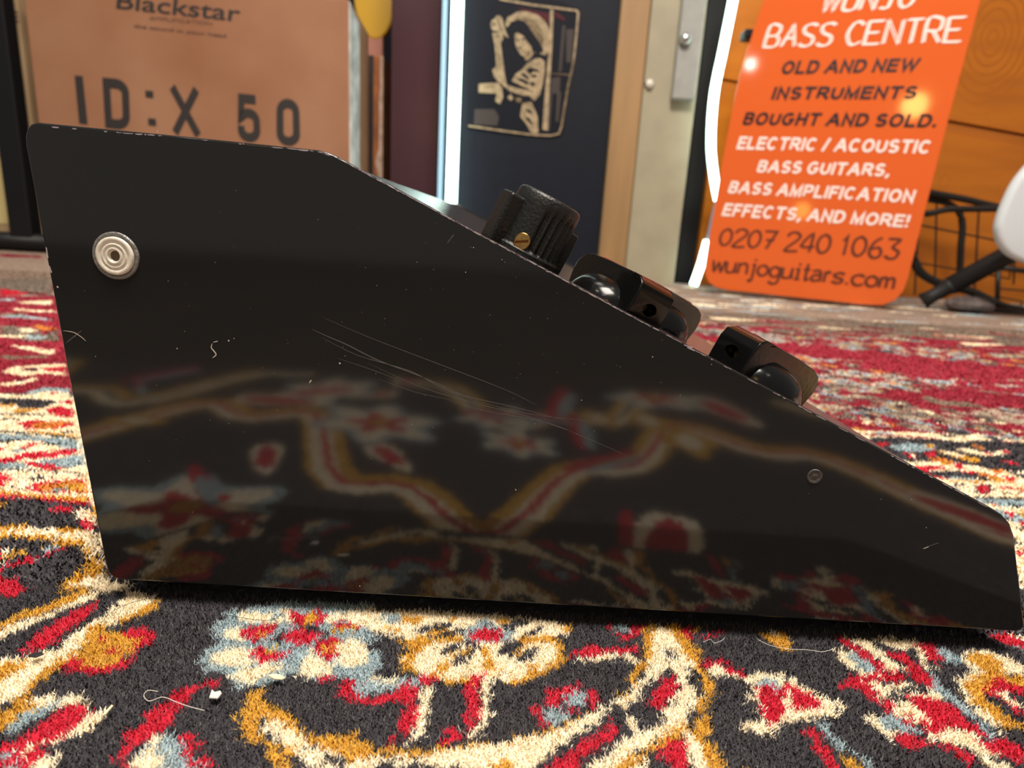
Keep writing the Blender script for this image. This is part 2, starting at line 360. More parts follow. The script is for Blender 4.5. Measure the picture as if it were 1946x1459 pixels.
# ================================================================== RUG
PAL = {'k': (.066, .061, .068), 'c': (.93, .81, .60), 'm': (.66, .36, .055), 'r': (.60, .026, .052), 'b': (.37, .46, .49),
       'o': (.66, .26, .06), 'g': (.23, .18, .145), 'd': (.22, .012, .03), 'w': (.30, .215, .165), 'f': (.36, .035, .058), 'u': (.56, .46, .36)}
KEYS = list(PAL); KI = {k: i for i, k in enumerate(KEYS)}
RES = .0004; RX0, RX1, RY0, RY1 = -1.0, 1.0, -.35, 1.26
NX = int((RX1-RX0)/RES); NY = int((RY1-RY0)/RES)
CAN = np.full((NY, NX), KI['k'], np.int8)
def fill(poly, key):                             # poly in metres on the rug
    P = np.array([(p[0], p[1]) for p in poly]); P = (P-np.array([RX0, RY0]))/RES
    x0 = max(int(P[:, 0].min()), 0); x1 = min(int(P[:, 0].max())+2, NX); y0 = max(int(P[:, 1].min()), 0); y1 = min(int(P[:, 1].max())+2, NY)
    if x1 <= x0 or y1 <= y0: return
    X = np.arange(x0, x1)+.5; Y = np.arange(y0, y1)+.5
    ins = np.zeros((y1-y0, x1-x0), bool)
    for (ax, ay), (bx, by) in zip(P, np.roll(P, -1, 0)):
        if ay == by: continue
        rows = ((ay > Y) != (by > Y)); xi = ax+(Y-ay)/(by-ay)*(bx-ax)
        ins ^= rows[:, None] & (X[None, :] < xi[:, None])
    CAN[y0:y1, x0:x1][ins] = KI[key]
def blob(cx, cy, rx, ry, key, ang=0, petals=0, amp=0.0, n=40):
    ca, sa = math.cos(ang), math.sin(ang); P = []
    for i in range(n):
        t = 2*math.pi*i/n; r = 1+amp*math.cos(petals*t)
        x = rx*r*math.cos(t); y = ry*r*math.sin(t); P.append((cx+x*ca-y*sa, cy+x*sa+y*ca))
    fill(P, key)
def stroke(pts, wd, key):
    P = [Vector((p[0], p[1], 0)) for p in pts]; L = []; R = []
    for i, p in enumerate(P):
        t = (P[min(i+1, len(P)-1)]-P[max(i-1, 0)]).normalized(); q = Vector((-t.y, t.x, 0))*wd/2
        L.append(p+q); R.append(p-q)
    for i in range(len(P)-1): fill([L[i], L[i+1], R[i+1], R[i]], key)
rr = random.Random(11)
# generic weave: charcoal main border with scrolls, guard stripes, red field, worn pale edge
def rect(x0, y0, x1, y1, k): fill([(x0, y0), (x1, y0), (x1, y1), (x0, y1)], k)
for j in range(-2, 3):                            # scrolling vines in the main border
    for side in (0, 1):
        base = -.26+side*.20; pts = []
        for i in range(60):
            t = i/59; x = -.8+1.6*t; pts.append((x, base+.055*math.sin(x*26+side*1.7+j*.02)+.02*math.sin(x*61)))
    if j in (-1, 1):
        for side in (0, 1):
            base = -.22+side*.19+j*.05
            pts = [(-.8+1.6*i/200, base+.05*math.sin((-.8+1.6*i/200)*30*j+side*2)+.014*math.sin(i*.9)) for i in range(201)]
            stroke(pts, .016, 'm'); stroke([(x, y+.003) for x, y in pts], .009, 'c'); stroke(pts, .003, 'r' if j > 0 else 'k')
for i in range(170):
    x = rr.uniform(-.8, .8); y = rr.uniform(-.34, .155); a = rr.uniform(0, 3.1); s = rr.uniform(.6, 1.3)
    t = rr.choice('abcd')
    if t == 'a': blob(x, y, .026*s, .02*s, 'b', a, 6, .2); blob(x, y, .021*s, .016*s, 'c', a, 6, .3); blob(x, y, .011*s, .009*s, 'r', a, 5, .4); blob(x, y, .004*s, .004*s, 'm')
    elif t == 'b': blob(x, y, .022*s, .008*s, 'c', a, 3, .15); blob(x, y, .017*s, .005*s, 'r', a)
    elif t == 'c': blob(x, y, .016*s, .009*s, 'm', a, 4, .2); blob(x, y, .009*s, .005*s, 'c', a)
    else: blob(x, y, .02*s, .004*s, 'r', a, 2, .2); blob(x+.004, y+.005, .018*s, .003*s, 'b', a)
for y0, y1, k in [(.160, .167, 'm'), (.167, .196, 'c'), (.196, .198, 'k'), (.198, .224, 'b'), (.224, .226, 'k'), (.226, .252, 'c'), (.252, .254, 'k'), (.254, .279, 'k'), (.279, .286, 'c'), (.286, .66, 'f'), (.66, 1.26, 'w')]:
    rect(-1.0, y0, 1.0, y1, k)
for i in range(60):
    x = -.8+i*.027
    blob(x, .181, .009, .007, 'r' if i % 2 else 'm', .3, 4, .2); blob(x+.013, .181, .004, .003, 'k'); blob(x, .211, .011, .005, 'r' if i % 3 else 'c', .5, 3, .2); blob(x+.013, .213, .007, .004, 'c')
    blob(x, .239, .01, .006, 'o' if i % 2 else 'r', -.2, 4, .2); blob(x+.012, .240, .004, .004, 'k'); blob(x, .266, .009, .005, 'c' if i % 2 else 'r', .2, 3, .3)
for i in range(6500):                              # field: clustered flowers, leaves and tendrils on red
    x = rr.uniform(-1, 1); y = .293+rr.random()**1.1*.39; s = rr.uniform(.35, .95); a = rr.uniform(0, 3.1)
    if math.sin(x*19+2*math.sin(y*23))+math.sin(y*31+x*7) < -.7: continue
    t = rr.choice('abccdde')
    if t == 'a': blob(x, y, .012*s, .014*s, 'u', a, 5, .25); blob(x, y, .008*s, .009*s, 'b', a, 5, .2); blob(x, y, .004*s, .004*s, 'd')
    elif t == 'b': blob(x, y, .012*s, .009*s, 'g', a, 4, .3); blob(x, y, .007*s, .006*s, 'u', a, 4, .3); blob(x, y, .003*s, .003*s, 'm')
    elif t == 'u': blob(x, y, .016*s, .0035*s, 'u', a, 2, .2)
    elif t == 'd': stroke([(x+.02*s*math.cos(a+q*.35), y+.02*s*math.sin(a+q*.35)) for q in range(7)], .0026, rr.choice('ugwu'))
    else: blob(x, y, .008*s, .005*s, rr.choice('kbo'), a, 3, .2)
for i in range(2200):                             # worn, pale far border
    x = rr.uniform(-1, 1); y = rr.uniform(.60, 1.26); s = rr.uniform(.5, 1.6)
    blob(x, y, .02*s, .006*s, rr.choice('gwwggcb' if y > .74 else 'gwffgcdw'), rr.uniform(-.3, .3), 3, .2, 16)
def T(off, scl, key, *pts): fill([onZ(off[0]+x/scl, off[1]+y/scl) for x, y in pts], key)
def SEQ(off, scl, txt):
    for line in txt.strip().splitlines():
        line = line.strip()
        if not line: continue
        k, rest = line.split(None, 1); nums = [float(a) for a in rest.replace(',', ' ').split()]
        T(off, scl, k, *[(nums[i], nums[i+1]) for i in range(0, len(nums)-1, 2)])
# red field, left of the pedal
SEQ((0, 460), 4.865, '''
f -300,490 700,490 720,1380 -300,1380
w -300,30 460,30 480,330 -300,330
g -300,330 480,330 490,480 -300,480
r 0,420 200,450 300,470 0,490
d 0,100 380,120 400,140 0,130
w 60,200 300,180 400,230 200,260
d 250,455 430,465 430,485 260,475
c 190,540 480,530 480,570 200,560
b 0,510 150,520 150,535 0,535
c 120,600 330,620 500,625 500,640 330,635 130,620
b 0,670 220,665 480,705 470,720 220,690 0,690
w 0,650 220,645 220,665 0,670
g 0,760 200,770 320,780 400,850 530,790 550,900 300,900 0,860
c 170,785 300,780 340,815 220,830
o 310,770 340,750 520,790 400,815
c -100,845 250,850 250,870 -100,865
b 240,850 420,860 380,890 260,885
c 100,940 300,950 380,985 500,980 500,1020 430,1030 350,1010 200,975
w 0,1030 180,1045 380,1035 460,1050 300,1060 100,1075 0,1060
c 20,1190 110,1140 400,1120 600,1110 610,1220 420,1200 200,1225
d 200,1150 350,1150 340,1180 210,1180
r 380,1150 600,1140 600,1190 420,1180
k 270,1160 340,1158 330,1178 280,1178
c 0,1290 200,1270 340,1230 350,1260 200,1300 0,1320
k 130,1270 220,1250 210,1265 140,1280
b 220,1380 400,1330 640,1335 660,1400 300,1395
c 300,1385 400,1370 500,1360 640,1390 640,1410 300,1400
r 445,1370 540,1375 500,1395 460,1390
c -300,1385 650,1405 660,1440 -300,1425
''')
# guard stripes and border corner, left of the pedal
SEQ((0, 740), 3.84, '''
c -300,30 560,40 700,770 -300,770
k -300,55 110,50 380,65 420,80 300,120 140,125 110,100 -300,75
r 430,75 520,60 530,90 450,90
r 330,140 410,105 530,130 540,190 440,185 380,160
m 80,135 280,120 250,150 110,155
m 0,90 90,95 100,115 0,110
k -300,150 330,165 330,178 -300,163
k 0,195 140,200 140,210 0,206
r 130,230 200,210 380,212 300,225 220,260 300,275 200,270
o 220,230 480,215 550,240 400,275 260,275
r 400,250 540,225 550,245 420,268
k 430,290 560,285 560,300 450,300
m 200,285 440,300 560,325 560,335 380,320 200,300
k -300,285 300,315 560,345 560,333 300,303 -300,270
b -300,300 100,312 560,350 590,405 450,400 330,372 200,352 -300,365
k -300,362 130,350 220,355 0,375 -300,380
r 150,410 230,370 280,380 190,410
k 320,375 360,368 380,378 430,375 440,390 340,392
b 60,440 110,420 190,425 120,450
b 440,400 590,405 600,420 450,415
r 0,480 90,480 190,440 310,435 350,450 470,420 570,420 580,445 410,475 270,490 160,490 90,515 -300,520 -300,485
r -300,400 0,410 50,420 0,435
b 320,490 470,480 600,450 620,540 480,555 330,530 230,515
b -300,530 170,515 200,560 0,560 -300,555
r 180,515 300,520 380,535 470,545 400,570 200,540
c 550,545 600,530 610,560 540,560
k -300,555 200,565 480,580 630,600 630,610 480,590 0,567 -300,565
r -60,590 0,600 40,610 60,640 40,670 0,685 -60,680
k 200,620 300,615 330,630 420,620 300,640 210,640
k 90,625 150,640 110,655
k 50,690 190,695 180,705 60,700
r 190,690 300,655 610,630 640,740 270,725 220,700
o 260,690 500,645 630,650 640,730 300,720
m 420,680 600,665 620,720 500,725
b 370,710 480,690 490,720 380,730
m -300,705 0,720 200,740 660,770 650,795 400,780 100,750 -300,735
r -300,745 0,750 350,770 660,800 670,860 500,820 340,785 -300,765
k -300,765 0,765 340,787 660,820 820,1459 -300,1459
m -50,800 40,805 50,825 -50,830
r 360,860 430,830 540,845 530,865 400,875
c 530,880 580,845 670,860 700,965 600,920
r 600,860 640,855 660,880 620,885
r 530,900 600,925 650,930 690,970 695,1005 620,990
c -300,985 140,965 330,990 500,985 695,1005 725,1190 640,1210 560,1120 540,1100 480,1110 390,1120 410,1075 290,1050 130,1050 -300,1075
m -300,985 60,970 140,960 230,980 90,1010 -300,1010
m -300,1045 130,1030 400,1055 405,1078 130,1055 -300,1078
m 370,985 500,985 640,1000 560,1015 430,1010
m 390,1118 415,1070 600,1070 620,1130 560,1110 480,1112
m 560,1110 640,1150 680,1220 640,1215
k 600,1205 690,1235 660,1260 590,1250
c 640,1215 720,1190 790,1375 720,1480 430,1480 430,1400 480,1340 580,1290 690,1250
m 430,1400 470,1345 520,1340 580,1290 720,1260 740,1290 640,1330 560,1400 500,1480 420,1480
c 20,1150 90,1120 100,1140 40,1170
m 10,1190 130,1150 210,1135 160,1180 50,1210 0,1210
r -300,1150 20,1160 10,1200 -300,1200
c -300,1215 15,1220 0,1245 -300,1250
b -300,1320 60,1260 280,1190 330,1165 330,1120 420,1115 420,1140 330,1185 100,1270 -300,1340
m 250,1150 310,1125 320,1140
r -300,1340 60,1270 170,1240 320,1180 430,1130 470,1115 480,1135 330,1190 200,1260 80,1310 -300,1380
r -300,1350 110,1340 160,1390 150,1430 200,1450 0,1480 -300,1480
b 20,1420 70,1410 90,1440 40,1450
''')
# field edge and guard stripes, right of the pedal
SEQ((1640, 740), 4.559, '''
f -400,0 1700,-40 1700,420 -400,340
g 180,90 380,90 480,160 600,170 700,230 480,240 300,200 200,170
c 200,110 330,95 400,140 300,160
m 230,130 330,130 350,180 260,170
k 280,150 330,140 320,180
c 480,180 560,165 660,215 560,235
k 520,195 570,190 560,220
w 500,60 560,50 700,90 900,100 1080,150 900,140 700,130 580,100
c 0,240 150,240 60,290 0,280
o 60,290 200,270 300,300 220,315
b 510,285 600,280 640,295 540,305
c 650,270 800,285 900,300 820,300 660,285
b 800,250 900,265 1010,310 1150,360 1060,345 880,300
c 1000,240 1250,270 1250,290 1060,275
b 1200,200 1300,210 1320,235 1220,225
c 1290,340 1450,350 1450,360 1300,355
m -100,318 0,325 0,340 -100,335
c -200,335 0,340 550,362 900,370 1700,420 1700,455 1000,425 900,445 600,402 0,365 -200,355
b 90,350 250,358 260,380 110,370
c 880,420 1000,365 1100,380 1000,430 940,460
k 60,400 300,400 640,420 870,440 1000,425 1700,465 1700,720 1200,690 800,620 600,560 450,620 250,560
k 650,375 800,380 830,400 700,395
b 230,470 400,450 640,460 640,510 430,530 300,510
m 530,465 630,460 620,490 560,495
r 100,445 240,450 230,470 150,470
c 800,490 950,500 1080,540 1250,500 1280,530 1150,560 1020,560 830,510
r 1000,510 1060,530 1140,540 1080,550
r 1200,500 1270,520 1270,540 1200,525
o 950,455 1050,490 1030,510 960,480
m 640,510 760,520 1020,590 1000,620 850,590 700,540
c 660,515 760,525 900,560 860,575 720,540
r 360,520 450,540 480,590 400,570
c 400,530 440,540 475,580 440,575
r 540,540 640,510 620,570 580,580
o 580,580 700,570 780,610 760,640 620,620
c 470,600 600,610 800,630 880,690 700,700 560,680 480,640
m 640,600 760,615 760,635 660,625
r 790,620 840,615 880,670 800,670
r 490,640 570,640 700,650 740,670 560,680
r 1180,600 1250,600 1395,640 1300,630
c 870,640 970,640 1150,690 1300,720 1395,750 1600,790 1395,790 1250,770 1100,710 900,680
o 1060,680 1170,670 1250,700 1150,705
k 560,690 900,690 1000,710 1100,770 700,745 600,725
r 860,690 1020,700 1000,715 900,710
b 720,735 860,740 980,750 900,765 740,750
m 1080,730 1180,760 1250,790 1120,780
r 1160,710 1300,740 1340,770 1280,790 1230,740
c 640,760 780,768 1100,775 1700,815 1700,930 960,912 760,815
m 680,765 900,770 1100,780 1080,790 800,780
k 965,840 985,805 1110,808 1140,850 1110,892 1000,885
r 990,835 1050,812 1110,830 1110,860 1060,880 1000,865
k 790,795 900,798 890,818 820,815
r 1190,830 1230,820 1300,830 1600,855 1600,885 1300,850
o 1260,828 1600,850 1600,870 1300,845
k 1210,873 1600,885 1600,897 1210,885
m 1000,905 1600,918 1600,926 1000,912
k 900,895 940,905 1600,925 1600,945 1000,927
b 950,920 1600,950 1600,1010 1200,985 1050,965
r 1060,958 1170,980 1130,988
k 1235,1000 1280,980 1370,980 1370,1008 1290,1008
c 1100,990 1600,1005 1600,1090 1250,1045
r 1230,1035 1290,1035 1340,1070 1300,1092
m 1360,1050 1600,1040 1600,1070 1380,1080
b 1250,1085 1600,1085 1600,1135 1310,1135
r 1340,1128 1600,1140 1600,1165 1360,1155
k 1315,1172 1600,1180 1600,1197 1325,1190
c 1320,1197 1600,1200 1600,1700 1345,1700
r 1340,1370 1600,1380 1600,1415 1345,1410
k 1330,1300 1600,1310 1600,1320 1340,1315
''')
for i in range(1500):                              # small flower clusters over the near field
    x = rr.uniform(.06, .62); y = rr.uniform(.292, .40); s_ = rr.uniform(.4, 1.1); a = rr.uniform(0, 3.1)
    if math.sin(x*37+2*math.sin(y*41))+math.sin(y*70+x*13) < -.35: continue
    blob(x, y, .0055*s_, .004*s_, rr.choice('uugwbku'), a, 4, .3, 16)
    if rr.random() < .4: blob(x, y, .0022*s_, .002*s_, rr.choice('dmkf'), a, 3, .2, 10)
# main border, in front of the pedal
FS = 2.78
fill([onZ(*p) for p in [(-60, 1090), (120, 1040), (205, 1090), (1960, 1190), (1990, 1190), (1990, 1480), (-60, 1480)]], 'k')
SEQ((0, 1060), FS, '''
r -100,90 90,20 200,0 150,-20 60,10 -100,70
r -100,60 75,90 150,155 60,190 -100,165
m 500,-30 560,60 480,110 440,140 330,165 310,125 420,60 430,30
c 350,130 460,90 540,60 580,105 700,120 690,140 560,170 470,140
m 440,140 250,225 100,275 -100,370 -100,410 100,310 260,265 470,165
c 540,150 470,165 280,265 100,315 -100,410 -100,450 100,370 280,300 480,215
k 560,180 380,240 200,320 -100,450 -100,520 100,510 300,480 420,360 580,210
k 600,160 690,130 700,150 620,180
r 530,210 450,235 300,310 210,370 100,480 150,490 290,430 350,370 480,270
c 680,140 830,200 600,330 500,400 380,480 300,480 330,420 560,270 660,190
m 830,200 845,240 700,300 640,335 620,310
m 470,330 560,330 560,360 740,400 720,470 640,520 520,575 400,565 330,540 300,500 430,470
r 640,380 700,355 780,350 790,380 840,400 770,440 690,475 740,410 650,400
r 530,400 570,400 570,420 530,420
r 540,470 610,460 650,490 590,485
r 310,545 400,510 425,530 430,565 600,545 715,490 690,540 580,585 450,592 350,582
c -100,530 170,490 300,470 390,495 260,565 180,620 100,700 -100,810
m -100,560 130,520 150,545 60,600 -100,680
m 310,500 350,540 270,580 180,660 150,730 110,770 60,840 -100,960 -100,880 60,760 130,660
c 160,720 290,695 300,720 400,690 450,720 420,750 330,770 180,780
b 20,890 90,820 300,730 330,740 240,790 150,850 60,900
m 100,750 190,735 180,780 120,800
c 440,740 480,760 440,800 560,790 550,820 480,870 420,910 260,970 240,940 370,900 400,830 430,770
r -100,990 110,940 260,810 400,740 440,760 460,800 380,870 360,915 260,960 200,1000 240,1040 180,1080 60,1130 -100,1130
c 120,980 200,960 180,1000 130,1010
c 160,1060 330,1000 300,1040 200,1130 130,1130
b -60,1020 60,990 70,1030 20,1060
b 40,1070 90,1060 60,1110 0,1109
r 1090,620 1160,630 1150,665 1080,660
r 880,700 1080,650 1000,710 950,770 930,810 900,870 850,890 740,960 680,1000 660,1050 690,1080 750,1130 650,1130 640,1060 585,1020 670,960 660,910 770,830 760,790 860,760 920,740 875,710
b 680,1060 740,990 860,900 940,910 940,960 1000,1010 1080,1080 1060,1150 760,1150
c 780,940 860,910 800,970 840,1020 850,1070 760,1120 690,1070 740,1010
c 800,1040 850,1060 820,1150 760,1150
r 960,920 1020,905 1025,940 1000,960 1070,980 1010,1030 950,1030 970,980
r 1000,1050 1100,1025 1100,1050 1145,1080 1120,1120 1040,1110 1070,1075 1010,1070
b 1190,270 1490,215 1970,230 1970,600 1700,630 1560,600 1390,655 1240,665 1190,580 1080,580 1040,520 1090,460 1160,430 1110,350 1180,310
c 1250,280 1350,260 1400,275 1520,245 1540,320 1340,330 1260,310
c 1170,370 1280,340 1270,380 1310,420 1200,410
c 1100,500 1230,450 1330,460 1350,540 1250,555 1110,540
c 1220,600 1290,560 1480,530 1500,560 1380,610 1290,655 1240,640
c 1570,580 1640,450 1680,510 1800,540 1740,590 1600,615
c 1780,520 1830,440 1970,400 1970,560 1850,560
c 1720,285 1970,240 1970,330 1800,310 1730,330
b 1440,280 1490,265 1480,310 1420,315
r 1530,280 1560,260 1620,280 1700,250 1720,300 1690,340 1600,340 1540,330
m 1620,280 1690,270 1640,340 1600,335
k 1570,340 1690,345 1740,390 1700,425 1690,375 1560,355
k 1440,390 1510,365 1490,430 1440,420
r 1480,400 1540,360 1690,370 1680,410 1640,435 1500,420
r 1260,380 1340,335 1455,340 1420,400 1330,425 1290,410 1320,395
m 1350,375 1420,360 1390,400
r 1335,450 1400,460 1440,490 1530,450 1510,490 1440,530 1395,550 1345,510
m 1400,470 1460,445 1430,500
r 1650,450 1750,400 1800,395 1790,415 1870,425 1830,470 1730,520 1690,490
m 1700,465 1760,420 1790,430 1740,480
r 1750,325 1830,315 1880,320 1930,345 1880,365 1850,340 1760,345
m 1720,370 1750,350 1870,345 1860,365 1740,380
r 1690,620 1790,590 1770,625 1700,640
r 1775,680 1820,625 1900,630 1870,680 1860,710 1800,710
r 1850,710 1946,690 1960,755 1850,740
m 1310,690 1430,660 1370,730 1470,780 1560,820 1580,880 1620,920 1890,910 1900,930 1750,960 1960,950 1960,1060 1860,1040 1840,990 1780,960 1640,960 1560,910 1440,850 1350,820 1380,920 1500,1010 1560,1090 1640,1130 1490,1130 1400,1020 1400,960 1290,930 1270,880 1290,860 1245,830 1280,780
c 1370,820 1480,840 1560,900 1640,960 1740,960 1840,1000 1860,1050 1960,1060 1960,1130 1780,1140 1650,1080 1540,1010 1470,950 1400,890
m 1480,960 1560,990 1560,1030 1500,1010
k 1610,970 1690,975 1640,1000
k 1680,1030 1740,1010 1850,1060 1800,1090 1740,1060
''')
SEQ((600, 1060), FS, '''
c 50,300 180,270 440,260 560,260 740,270 1010,290 1280,320 1360,340 1350,370 1280,400 1280,450 1290,520 1200,570 1090,620 1000,630 960,600 880,640 760,620 640,620 560,590 460,580 450,560 460,480 430,420 340,380 200,320
b 340,280 440,275 440,330 370,320
c 110,440 200,400 270,440 280,520 200,560 110,520
b 100,540 200,560 280,520 270,440 220,400 330,380 360,450 340,560 290,590 340,620 560,600 620,610 560,660 420,680 280,700 190,700 230,630 120,600 90,570
c 290,575 340,615 440,605 420,640 330,640 280,600
k 260,440 330,400 440,390 480,440 470,480 440,540 440,600 340,590 380,530 340,480
b 280,490 340,480 355,540 330,570 280,560
m 430,420 560,400 740,390 820,410 640,430 520,500 530,560 560,590 450,580 460,500 480,450
c 560,470 680,440 640,500 560,560 530,540
m 440,280 520,275 590,310 530,340 450,320
m 380,350 430,345 440,380 380,375
k 530,360 620,335 720,325 740,345 600,375 540,375
m 590,375 720,345 700,375 610,395
k 600,400 680,370 780,350 770,380 680,400 620,415
m 690,310 740,290 750,315
k 640,490 700,445 830,415 870,430 870,450 760,450 690,490
m 700,490 830,455 800,490 720,510
k 715,530 810,470 900,440 850,480 760,540
b 760,360 820,350 850,310 930,310 1000,370 1050,360 1050,400 980,430 840,430 800,400
k 870,325 940,320 900,350
r 820,370 880,355 990,360 985,410 940,430 830,410
k 980,350 1060,310 1140,300 1100,340 1060,360 1000,365
m 960,310 1010,300 1030,325 980,335
k 1080,380 1210,340 1200,365 1110,400
m 1060,400 1280,390 1260,430 1130,430 1090,470 1060,510 1050,470 1080,430
c 1100,470 1180,430 1240,440 1260,490 1180,530 1130,540
k 960,450 1030,415 1090,430 1050,490 1030,500 980,500
k 1060,530 1090,490 1170,450 1170,490 1100,530
m 880,450 920,460 940,540 960,580 910,590 890,520
m 1000,630 1090,620 1200,570 1290,510 1330,480 1330,510 1280,560 1200,600 1110,630 1040,650
m 1270,400 1300,430 1310,500 1280,510 1260,450
m 1300,330 1360,330 1350,370 1310,365
m 640,610 760,620 830,610 880,620 820,640 700,640
m 1120,560 1200,540 1170,580 1110,600
m 660,540 710,530 700,580 620,600
r 20,620 120,595 110,620 40,640
r 100,690 160,630 230,630 190,680 180,720 300,720 420,690 460,625 495,630 480,660 550,650 560,600 640,600 640,630 540,670 570,720 520,720 540,780 530,850 500,910 470,930 440,900 450,800 480,760 440,730 320,750 200,750
c 560,680 620,660 630,690 600,740 590,850 560,920 490,940 520,880 540,790 560,720
r 350,970 430,910 440,930 380,975
c 420,960 500,930 490,960
r 790,640 850,600 885,600 860,660 860,740 870,800 840,880 800,890 780,850 800,780 785,710
c 890,600 960,600 920,640 930,740 920,840 860,900 800,930 770,900 850,880 870,810 870,680
r 620,960 700,930 690,890 740,880 780,930 700,960 640,980
c 780,940 860,910 840,930 760,965
r 1330,500 1370,475 1470,440 1560,460 1710,450 1700,490 1560,480 1400,505
c 1340,520 1560,485 1700,500 1690,540 1600,510 1450,540 1400,520
r 1510,340 1570,335 1560,365
b 1560,335 1640,340 1660,380 1600,370
r 1580,380 1640,395 1680,345 1740,340 1730,380 1640,425
r 1190,740 1240,690 1320,640 1350,665 1410,640 1400,680 1300,720 1300,760 1220,770
b 1310,700 1410,680 1440,700 1420,750 1320,770
r 1430,700 1480,670 1495,740 1460,775 1440,740
r 1310,780 1380,755 1390,790 1330,790
r 1125,750 1190,760 1190,830 1150,820
b 1190,790 1250,770 1340,800 1330,840 1250,850 1200,820
r 1190,830 1260,860 1240,885 1205,870
m 1740,330 1800,335 1790,500 1720,580 1690,650 1600,700 1540,770 1440,800 1300,860 1200,900 1060,920 1010,950 860,950 700,980 560,990 300,990 0,930 0,960 180,1040 260,1020 560,1020 760,1010 880,960 1010,960 1040,960 1280,890 1420,830 1560,750 1690,690 1650,620 1740,500
m 0,915 100,930 230,915 200,945 60,950
c 1790,340 1880,350 1970,380 1970,500 1870,560 1750,680 1690,740 1560,820 1420,900 1270,980 1180,1070 1100,1130 940,1130 900,1090 760,1100 560,1060 420,1060 180,1070 180,1040 560,1025 860,965 1040,950 1300,880 1560,750 1650,690 1750,600 1780,480
m 930,1070 1080,1030 1000,1130 940,1130
m 1880,345 1970,360 1970,410 1920,380
k 1850,470 1890,460 1900,520 1850,520
k 1620,760 1580,760 1420,900 1270,990 1160,1080 1150,1140 1300,1140 1420,1080 1540,990 1700,880 1680,850 1640,800
c 1640,800 1700,840 1720,890 1690,900 1650,850
r 1560,830 1620,880 1560,940 1420,1030 1350,1130 1200,1130 1250,1060 1360,990 1440,940 1550,870
k 1970,510 1860,560 1760,640 1700,740 1740,810 1720,850 1760,920 1790,850 1870,760 1970,670
r 1760,740 1840,630 1890,610 1925,650 1870,730 1800,795
c 1790,870 1970,690 1970,850 1830,920 1700,990 1480,1130 1440,1090 1600,960 1720,890
m 1970,840 1840,930 1720,990 1600,1040 1540,1130 1640,1130 1700,1060 1780,1000 1970,900
r 1800,1000 1900,940 1970,920 1970,1090 1900,1130 1880,1040 1820,1050
c 1700,1060 1780,1040 1780,1130 1650,1130
k 1740,1060 1800,1050 1800,1130 1770,1130
''')
